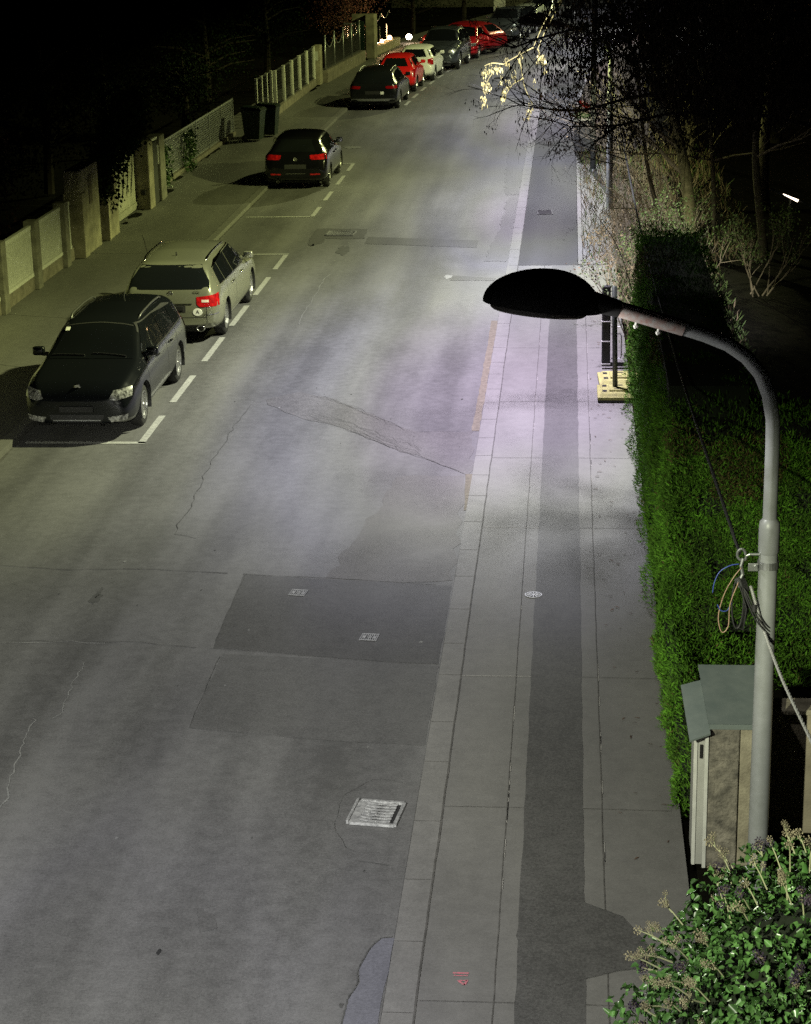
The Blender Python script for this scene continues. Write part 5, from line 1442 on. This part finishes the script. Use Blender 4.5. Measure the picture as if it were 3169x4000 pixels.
    for l in ([(-.56, 30.3, 4.74), (-.6, 30.3, 4.62), (-.63, 30.3, 4.5)],):
        P = arc([W(*far(p)) for p in l], 10); lit.tube(P, .003, 3)
    # fine bare twigs sweeping left below the bunches
    for (a, b, c_) in [((1.0, 31.6, 4.2), (.1, 31.8, 4.35), (-.75, 32.0, 4.75)), ((.9, 31.6, 4.0), (.0, 31.8, 4.2), (-.55, 32.0, 4.55)), ((.9, 31.5, 3.75), (.1, 31.9, 4.0), (-.4, 32.1, 4.4)), ((.8, 31.6, 4.4), (-.1, 31.8, 4.55), (-.9, 31.9, 4.9)), ((.7, 31.4, 3.7), (.2, 31.7, 3.8), (-.2, 32.0, 4.05)), ((1.1, 31.4, 4.6), (.2, 31.6, 4.6), (-.6, 31.9, 4.7))]:
        P = arc([W(*a), W(*b), W(*c_)], 16); br.tube(P, [.012 - .009 * k / len(P) for k in range(len(P))], 4)
        for k in range(4, len(P), 2):
            grow(br, P[k], Vector((-1, rr.uniform(-.3, .3), rr.uniform(-.5, .9))), rr.uniform(.25, .5), .004, 1, rr, .5, 0, 4, None, (1, 2), .6, 0, 3)
    P = arc([W(1.25, 33.0, .6), W(1.0, 32.6, 1.6), W(.75, 32.3, 2.3), W(.35, 32.2, 2.9), W(.2, 32.2, 3.3)], 20); br.tube(P, [.012 - .009 * k / len(P) for k in range(len(P))], 4)
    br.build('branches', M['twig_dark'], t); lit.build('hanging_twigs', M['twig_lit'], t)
    for st, m, nm in ((pale, 'seed', 'lit_seeds'), (brown, 'seed_half_lit', 'half_lit_seeds'), (dark, 'seed_unlit', 'unlit_seeds')):
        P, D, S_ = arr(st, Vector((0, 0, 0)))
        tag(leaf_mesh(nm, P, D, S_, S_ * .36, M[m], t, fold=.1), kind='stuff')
box_elder()

# ---- bare scrub and slim trees on the verge
def scrub(loc, h, seed, label, m='twig', leaves=None, stems=7, lean=0., nleaf=260, spread=.55):
    rr = random.Random(seed); t = empty('scrub_bush', loc, 0, label, 'bush', 'bare bushes on the verge')
    b = MB(); tips = []
    for k in range(stems):
        a = rr.uniform(0, 2 * PI); d = Vector((math.cos(a) * spread + lean, math.sin(a) * spread * .8, 1))
        grow(b, (rr.uniform(-.25, .25), rr.uniform(-.3, .3), -.02), d, h * .55 * rr.uniform(.8, 1.1), .016, 3, rr, .6, .02, 4, tips, (2, 3), .62, 0, 4)
    b.build('branches', M[m], t)
    if leaves and tips:
        P = []; D = []
        for k in range(nleaf):
            p, d = rr.choice(tips); P.append(tuple(p + Vector((rr.gauss(0, .07), rr.gauss(0, .07), rr.gauss(0, .07))))); D.append((rr.uniform(-1, 1), rr.uniform(-1, 1), rr.uniform(-1, .4)))
        P = np.array(P); D = np.array(D); L_ = rng.uniform(.03, .07, len(P)); leaf_mesh('leaves', P, D, L_, L_ * .5, M[leaves], t)
    return t
scrub((1.35, 33.4, .05), 2.0, 1, 'leafy twiggy bush at the hedge end by the black barrier', leaves='scrubleaf', nleaf=700, stems=9)
scrub((1.25, 36.2, .05), 1.7, 2, 'pale dry bush spilling over the footway edge behind the barrier', leaves='dryleaf', nleaf=600, stems=10)
scrub((1.9, 37.6, .05), 1.9, 3, 'greenish bush behind the dark hedge end', leaves='scrubleaf', nleaf=900, stems=9)
scrub((1.0, 39.8, .06), 1.5, 4, 'low tangled bush at the paving edge in mid verge', leaves='dryleaf', nleaf=500, stems=9)
scrub((2.6, 40.5, .05), 1.9, 5, 'wide green bush to the right of the hedge end', leaves='scrubleaf', nleaf=1100, stems=10)
scrub((3.8, 39.5, .0), 1.7, 6, 'dark green bush in the garden right of the hedge', leaves='scrubleaf', nleaf=1200, stems=9)
scrub((1.3, 44.5, .06), 1.3, 7, 'dry grassy bush just before the distant lamp mast', leaves='dryleaf', nleaf=700, stems=10)
scrub((1.7, 48.5, .06), 1.6, 8, 'reddish dry bush beside the distant lamp mast', leaves='dryleaf', nleaf=500, stems=8)
scrub((2.4, 46.0, .06), 3.2, 9, 'tall bare shrub with long pale rods leaning to the road', stems=8, lean=-.5)
scrub((2.0, 53.5, .06), 3.4, 10, 'tall bare shrub behind the distant lamp mast', stems=9, lean=-.35, leaves='dryleaf', nleaf=160)
scrub((3.1, 51.0, .06), 3.8, 12, 'bare shrub with forked pale rods among the trunks', stems=8, lean=-.2)
scrub((1.5, 58.5, .06), 2.6, 13, 'bare twiggy shrub beside the slim dark mast', stems=8, leaves='dryleaf', nleaf=200)
scrub((1.3, 66.0, .06), 2.4, 14, 'bushy shrub beyond the waste container', stems=8, leaves='dryleaf', nleaf=400)
# dry grass and litter of the verge (uncountable)
gn = 5200
gx = rng.uniform(.32, 4.2, gn); gy = rng.uniform(42.5, 62, gn)
gP = np.stack([gx, gy, np.full(gn, .06)], 1); gD = np.stack([rng.normal(0, .5, gn), rng.normal(0, .5, gn), np.ones(gn)], 1)
gl = rng.uniform(.1, .35, gn)
gm = (rng.random(gn) < .35).astype(int)
go = leaf_mesh('dry_grass', gP, gD, gl, gl * .06 + .004, [M['dryleaf'], M['scrubleaf']], None, gm); tag(go, 'dry grass and stalks covering the verge', 'grass', kind='stuff')
gn = 2600
gx = rng.uniform(.95, 3.2, gn); gy = rng.uniform(32.5, 42.5, gn)
gP = np.stack([gx, gy, np.full(gn, .0)], 1); gD = np.stack([rng.normal(0, .6, gn), rng.normal(0, .6, gn), np.ones(gn)], 1)
gl = rng.uniform(.06, .22, gn); gm = (rng.random(gn) < .75).astype(int)
go = leaf_mesh('ground_cover', gP, gD, gl, gl * .09 + .01, [M['dryleaf'], M['scrubleaf']], None, gm); tag(go, 'low green ground cover behind the hedge', 'ground cover', kind='stuff')
# fallen twigs and leaves on the paving
n_ = 120
P = np.stack([rng.uniform(.35, .92, n_), rng.uniform(15, 42, n_), np.full(n_, .092)], 1); D = np.stack([rng.normal(size=n_), rng.normal(size=n_), np.zeros(n_)], 1)
L_ = rng.uniform(.02, .09, n_)
fl = leaf_mesh('fallen_leaves', P, D, L_, L_ * .22, M['brownleaf'], None, nrm=np.tile(np.array([0, 0, 1.]), (n_, 1)) + rng.normal(size=(n_, 3)) * .1); tag(fl, 'scattered fallen leaves and bits of twig on the footway', 'leaf litter', kind='stuff')

def tree(loc, h, r, seed, label, bark='bark', lean=(0, 0), crown='twig', leaf=None, nleaf=0, levels=3, group='slim trees on the verge', lsize=.06, spread=.55, kids=(2, 3)):
    rr = random.Random(seed); t = empty('tree', loc, 0, label, 'tree', group)
    a = MB(); n = 9; pts = []; rs = []
    for i in range(n + 1):
        s = i / n
        pts.append(Vector((lean[0] * s * h + .07 * math.sin(s * 7 + seed), lean[1] * s * h + .06 * math.cos(s * 6 + seed) - .06, -.05 + s * h * .62))); rs.append(r * (1.25 - .75 * s if i else 1.5))
    a.tube(pts, rs, 12); a.build('trunk', M[bark], t, True)
    b = MB(); tips = []
    for k in range(8):
        i = rr.randint(3, n); an = rr.uniform(0, 2 * PI)
        grow(b, pts[i], Vector((math.cos(an), math.sin(an), rr.uniform(.3, 1.1))), h * .26 * rr.uniform(.7, 1.2), rs[i] * .45, levels - 1, rr, spread, .03, 4, tips, kids, .66, 0, 5)
    b.build('crown', M[crown], t)
    if leaf:
        P = []; D = []
        for k in range(nleaf):
            p, d = rr.choice(tips); P.append(tuple(p + Vector((rr.gauss(0, .28), rr.gauss(0, .28), rr.gauss(0, .25))))); D.append((rr.uniform(-1, 1), rr.uniform(-1, 1), rr.uniform(-1, .5)))
        P = np.array(P); D = np.array(D); L_ = rng.uniform(.7, 1.4, len(P)) * lsize; leaf_mesh('foliage', P, D, L_, L_ * .55, M[leaf], t)
    return t
tree((2.75, 44.2, 0), 8.5, .125, 31, 'mossy leaning trunk, thickest of those right of the distant mast', 'bark_moss', (-.09, .02))
tree((3.25, 46.0, 0), 9, .05, 32, 'thin pale upright trunk just right of the thick mossy one', 'bark', (-.005, 0))
tree((4.2, 43.8, 0), 8, .085, 33, 'forked grey trunk standing in the dark garden behind the hedge', 'bark', (-.03, 0))
tree((2.2, 47.5, 0), 8, .05, 34, 'slim pale trunk leaning left of the mossy trunk', 'bark', (-.12, 0))
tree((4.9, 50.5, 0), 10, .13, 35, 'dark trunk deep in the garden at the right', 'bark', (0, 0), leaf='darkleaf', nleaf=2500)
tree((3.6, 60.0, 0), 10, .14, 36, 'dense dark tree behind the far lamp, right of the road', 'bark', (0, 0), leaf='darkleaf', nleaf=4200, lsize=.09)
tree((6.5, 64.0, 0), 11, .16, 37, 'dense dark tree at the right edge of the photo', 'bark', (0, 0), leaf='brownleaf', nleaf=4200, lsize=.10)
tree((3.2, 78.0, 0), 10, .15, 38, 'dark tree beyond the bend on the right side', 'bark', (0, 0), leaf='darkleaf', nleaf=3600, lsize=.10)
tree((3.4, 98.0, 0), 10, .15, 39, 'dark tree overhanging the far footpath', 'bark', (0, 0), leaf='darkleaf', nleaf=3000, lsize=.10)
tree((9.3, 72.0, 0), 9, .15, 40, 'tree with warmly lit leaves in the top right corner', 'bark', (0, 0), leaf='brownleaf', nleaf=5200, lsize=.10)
# gardens on the left, nearly lost in the dark
gl_ = 'dark trees in the gardens on the left'
def dark_tree(x, y, h, seed, label, leaf='darkleaf', n=3000, crownr=1.7):
    rr = random.Random(seed); t = empty('garden_tree', (x, y, 0), 0, label, 'tree', gl_)
    a = MB(); a.tube([(0, 0, 0), (.05, 0, h * .3), (0, .05, h * .6), (0, 0, h * .9)], [.16, .13, .09, .03], 8)
    for k in range(10):
        an = rr.uniform(0, 2 * PI); z = h * rr.uniform(.2, .75); a.tube([(0, 0, z), (math.cos(an) * crownr * .5, math.sin(an) * crownr * .5, z + .4), (math.cos(an) * crownr, math.sin(an) * crownr, z + .5)], [.05, .03, .01], 5)
    a.build('trunk', M['twig_dark'], t)
    u = unit(rng.normal(size=(n, 3))); q = rng.random(n) ** .4
    cl = 1 + .25 * np.sin(u[:, 0] * 5 + seed) * np.cos(u[:, 2] * 6 + u[:, 1] * 4)
    P = np.array([0, 0, h * .56]) + u * (q * cl)[:, None] * np.array([crownr, crownr, h * .44])
    L_ = rng.uniform(.06, .13, n); leaf_mesh('crown', P, rng.normal(size=(n, 3)) + np.array([0, 0, -.3]), L_, L_ * .6, M[leaf], t)
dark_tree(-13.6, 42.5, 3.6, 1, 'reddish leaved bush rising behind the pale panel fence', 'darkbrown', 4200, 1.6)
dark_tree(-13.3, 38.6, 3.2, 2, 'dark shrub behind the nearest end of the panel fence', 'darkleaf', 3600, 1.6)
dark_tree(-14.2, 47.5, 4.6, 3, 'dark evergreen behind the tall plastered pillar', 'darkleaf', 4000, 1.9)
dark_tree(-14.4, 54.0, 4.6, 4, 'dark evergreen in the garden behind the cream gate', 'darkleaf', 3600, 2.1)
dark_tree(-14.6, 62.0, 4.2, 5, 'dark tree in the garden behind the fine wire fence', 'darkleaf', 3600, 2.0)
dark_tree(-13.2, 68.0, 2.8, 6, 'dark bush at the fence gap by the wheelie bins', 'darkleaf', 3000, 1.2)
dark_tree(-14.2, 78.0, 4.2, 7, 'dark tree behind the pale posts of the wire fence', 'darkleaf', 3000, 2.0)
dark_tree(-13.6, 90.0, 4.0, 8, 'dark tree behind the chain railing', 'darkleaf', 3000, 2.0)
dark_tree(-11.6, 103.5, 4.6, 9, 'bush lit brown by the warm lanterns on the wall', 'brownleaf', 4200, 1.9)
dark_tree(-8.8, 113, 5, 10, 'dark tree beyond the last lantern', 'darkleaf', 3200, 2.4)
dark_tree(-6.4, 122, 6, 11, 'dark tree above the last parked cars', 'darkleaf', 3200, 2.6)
# ivy curtain hanging over the gate and the low pillar
t = empty('climbing_ivy', (-11.2, 47.2, 1.4), 0, 'dark ivy curtain hanging over the low pillar and cream gate', 'ivy')
n = 5200; yy = rng.uniform(-1.9, 3.2, n); lo = np.where(yy < -.9, -.55, np.where(yy < -.2, -.35, .1 + .17 * np.maximum(0, yy))) + .12 * np.sin(yy * 7)
P = np.stack([rng.normal(.25, .16, n), yy, lo + rng.random(n) ** .8 * (1.5 - .1 * yy)], 1); L_ = rng.uniform(.06, .12, n)
leaf_mesh('foliage', P, rng.normal(size=(n, 3)) + np.array([.5, 0, -.8]), L_, L_ * .8, M['darkleaf'], t)
a = MB()
for k in range(9): a.tube(arc([(0, -1.5 + .5 * k, -1.2), (.1, -1.4 + .5 * k, -.2), (.1, -1.6 + .55 * k, .9)], 10), .014, 5)
a.build('stems', M['twig_dark'], t)
for (y0, nm) in ((54.1, 'first climbing plant on the fine wire fence'), (57.9, 'second climbing plant further along the fine wire fence')):
    t = empty('climbing_plant', (-11.2, y0, .1), 0, nm, 'climber')
    n = 520; P = np.stack([rng.normal(.05, .07, n), rng.normal(0, .38, n), rng.random(n) * 1.15], 1); L_ = rng.uniform(.05, .12, n)
    leaf_mesh('foliage', P, rng.normal(size=(n, 3)) + np.array([.6, 0, -.4]), L_, L_ * .7, M['climber'], t)
    a = MB(); a.tube([(0, 0, 0), (.05, .1, .5), (.03, -.1, 1.1)], .012, 5); a.build('stem', M['twig_dark'], t)

# ------------------------------------------------------------------ far end
t = empty('house', (-5.4, 139, 0), R(-8), 'pale house wall at the far end of the street', 'house')
a = MB(); a.box((-7, 0, 0), (2.2, 8, 5.6)); a.build('wall', M['post'], t)
a = MB()
for s in (0,): a.add([(-7.3, -.4, 5.6), (2.5, -.4, 5.6), (2.5, 8.4, 5.6), (-7.3, 8.4, 5.6), (-7.3, 4, 8.2), (2.5, 4, 8.2)], [(0, 1, 5, 4), (3, 4, 5, 2), (1, 2, 5), (0, 4, 3), (0, 3, 2, 1)])
a.build('roof', M['bark'], t)
for x in (-5.2, -2.6, .3):
    a = MB(); a.box((x - .55, -.06, 1.2), (x + .55, -.004, 2.6)); w = a.build('window', M['white_paint'], t)
    a = MB(); a.box((x - .47, -.075, 1.28), (x + .47, -.062, 2.52)); a.build('pane', M['glass'], w)
for i, (x, y) in enumerate([(-4.3, 123.5), (-2.2, 131)]):
    t = empty('gate_post', (x, y, .05), 0, ['pale square gate post behind the last off-roader', 'second pale gate post further along the bend'][i], 'gate post')
    a = MB(); a.bbox((-.35, -.35, 0), (.35, .35, 2.0), .03); a.build('shaft', M['white_paint'], t)
    a = MB(); a.bbox((-.42, -.42, 2.002), (.42, .42, 2.12), .03); a.build('cap', M['concrete'], t)
t = empty('glint_bar', (4.9, 44.6, 1.15), 0, 'added slanted glowing bar standing in for a reflected glint in the garden', 'glint')
a = MB(); a.tube([(-.16, 0, .08), (.17, 0, -.075)], [.008, .03, ][0:2], 8); a.build('glint_strip', emit('glint_strip', (1, .8, .6), 5.), t)  # glowing strip added in place of a reflection off metal
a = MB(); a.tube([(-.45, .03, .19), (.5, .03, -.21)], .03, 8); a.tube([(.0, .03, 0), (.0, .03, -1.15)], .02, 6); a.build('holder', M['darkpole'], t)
# ------------------------------------------------------------------ light
w = bpy.data.worlds.new('World'); sc.world = w; w.use_nodes = True
nt = w.node_tree; bg = nt.nodes['Background']
sky = nt.nodes.new('ShaderNodeTexSky'); sky.sky_type = 'NISHITA'; sky.sun_disc = False
sky.sun_elevation = R(-6); sky.sun_rotation = R(300)
nt.links.new(sky.outputs[0], bg.inputs[0]); bg.inputs[1].default_value = .01

def led(name, loc, power, col=(1, 1, 1), cut0=.20, cut1=.34, shield=(.30, .62, .04), tilt=0., radius=.06, batwing=1.2, tint=True, floor=0., lat=.5, near=None, beyond=False):
    """LED street-lamp head: wide beam along the road, cut-off above ~75 deg, shielded on the house side"""
    l = bpy.data.lights.new(name, 'POINT'); l.energy = power; l.shadow_soft_size = radius
    o = bpy.data.objects.new(name, l); C.objects.link(o); o.location = loc
    l.use_nodes = True; nt = l.node_tree; N = nt.nodes; L = nt.links
    em = N['Emission']
    tc = N.new('ShaderNodeTexCoord'); sp = N.new('ShaderNodeSeparateXYZ'); L.new(tc.outputs['Normal'], sp.inputs[0])
    def m(op, a, b=None, c=None, clamp=False):
        q = N.new('ShaderNodeMath'); q.operation = op; q.use_clamp = clamp
        for i, x in enumerate((a, b, c)):
            if x is None: continue
            if isinstance(x, (int, float)): q.inputs[i].default_value = x
            else: L.new(x, q.inputs[i])
        return q.outputs[0]
    def sstep(x, a, b, lo=0., hi=1.):
        q = N.new('ShaderNodeMapRange'); q.interpolation_type = 'SMOOTHSTEP'
        L.new(x, q.inputs['Value']); q.inputs['From Min'].default_value = a; q.inputs['From Max'].default_value = b; q.inputs['To Min'].default_value = lo; q.inputs['To Max'].default_value = hi
        return q.outputs['Result']
    SG = SIGN
    x = m('MULTIPLY', sp.outputs[0], SG); y = m('MULTIPLY', sp.outputs[1], SG); c = m('MULTIPLY', sp.outputs[2], -SG)
    cc = m('MAXIMUM', c, .12)
    tx = m('DIVIDE', x, cc); ty = m('DIVIDE', y, cc)
    cutf = sstep(c, cut0, cut1)
    if floor: cutf = m('MAXIMUM', cutf, sstep(c, -.4, -.1, 0., floor))
    wing = m('POWER', m('DIVIDE', 1., cc), batwing)
    house = sstep(tx, shield[0], shield[1], 1., shield[2])
    if beyond: house = m('MAXIMUM', house, m('MULTIPLY', sstep(ty, .15, .6), sstep(tx, .42, .8, 1., .04)))
    street = sstep(m('MULTIPLY', tx, -1.), .25, 1.3, 1., lat)
    # streaks thrown by the lens array
    cm = N.new('ShaderNodeCombineXYZ'); L.new(m('MULTIPLY', tx, 3.2), cm.inputs[0]); L.new(m('MULTIPLY', ty, .3), cm.inputs[1])
    nz = N.new('ShaderNodeTexNoise'); nz.inputs['Scale'].default_value = 1.6; nz.inputs['Detail'].default_value = 1.5; L.new(cm.outputs[0], nz.inputs['Vector'])
    stre = m('ADD', m('MULTIPLY', nz.outputs['Fac'], .9), .55)
    st = m('MULTIPLY', m('MULTIPLY', m('MULTIPLY', cutf, wing), m('MULTIPLY', house, street)), stre)
    if near: st = m('MULTIPLY', st, sstep(m('MULTIPLY', ty, -1.), near[0], near[1], 1., near[2]))
    # colour over angle: lilac under the lamp, neutral, olive at the fringes
    rr_ = m('SQRT', m('ADD', m('MULTIPLY', tx, tx), m('MULTIPLY', m('MINIMUM', m('MULTIPLY', ty, ty), 4.), .10)))
    rp = N.new('ShaderNodeValToRGB'); els = rp.color_ramp.elements
    els[0].position = 0.; els[0].color = (.94, .81, 1.08, 1); els[1].position = 1.; els[1].color = (.92, 1., .34, 1)
    for p_, c_ in ((.12, (.93, .83, 1.06, 1)), (.20, (.97, .98, .95, 1)), (.28, (.91, .91, 1.04, 1)), (.38, (.98, 1., .78, 1)), (.52, (.96, 1., .52, 1)), (.7, (.94, 1., .38, 1))):
        e = els.new(p_); e.color = c_
    nr = m('ADD', m('MULTIPLY', rr_, .5), m('MULTIPLY', m('SUBTRACT', nz.outputs['Fac'], .5), .14))
    L.new(nr, rp.inputs['Fac'])
    if tint:
        mx = N.new('ShaderNodeMixRGB'); mx.inputs[0].default_value = float(tint); mx.inputs[1].default_value = (.98, .985, .93, 1)
        L.new(rp.outputs['Color'], mx.inputs[2]); L.new(mx.outputs[0], em.inputs['Color'])
    else: em.inputs['Color'].default_value = (*col, 1)
    L.new(st, em.inputs['Strength'])
    return o
SIGN = 1
led('lamp_light', (-.22, LY - .2, 4.69), 250, shield=(.05, .6, .42), radius=.05, tint=False, col=(1., .985, .90), batwing=.9, cut0=.3, cut1=.5, floor=.08, lat=.8)
led('lamp_light', (-3.6, 3.2, 6.7), 5600, shield=(.2, .75, .36), cut0=.19, cut1=.37, batwing=1.5, lat=1., tint=.45)  # unseen lamp added over mid-street to brighten the foreground
led('lamp_light', (-.75, 32.6, 7.0), 7800, shield=(.19, .38, .03), cut0=.32, cut1=.60, batwing=.8, radius=.14, lat=.7, near=(.8, 1.9, .22), beyond=True)
led('lamp_light', (-.83, 50.2, 4.48), 1700, shield=(.6, 1.3, .2), cut0=.22, cut1=.4, batwing=1.3, lat=.75)
led('lamp_light', (-.55, 70.5, 6.6), 2400, lat=.8)
led('lamp_light', (.1, 89, 6.6), 1900)
led('lamp_light', (2.0, 108, 6.6), 1900)
led('lamp_light', (4.5, 127, 6.6), 1500)
def warm(loc, p, r=.1, col=(1, .58, .28)):
    l = bpy.data.lights.new('lantern_light', 'POINT'); l.energy = p; l.color = col; l.shadow_soft_size = r
    o = bpy.data.objects.new('lantern_light', l); C.objects.link(o); o.location = loc
warm((-9.5, 100.4, 1.0), 90); warm((-9.35, 102.2, 1.0), 90); warm((-8.1, 105.8, .62), 16); warm((8.6, 70.2, 5.6), 120, .3)

sc.view_settings.view_transform = 'Standard'; sc.view_settings.look = 'None'; sc.view_settings.gamma = 1; sc.view_settings.exposure = 0
sc.view_settings.use_curve_mapping = False
sc.cycles.max_bounces = 5; sc.cycles.diffuse_bounces = 2; sc.cycles.glossy_bounces = 3; sc.cycles.transparent_max_bounces = 4
sc.cycles.sample_clamp_indirect = 4.
sc.cycles.use_denoising = False
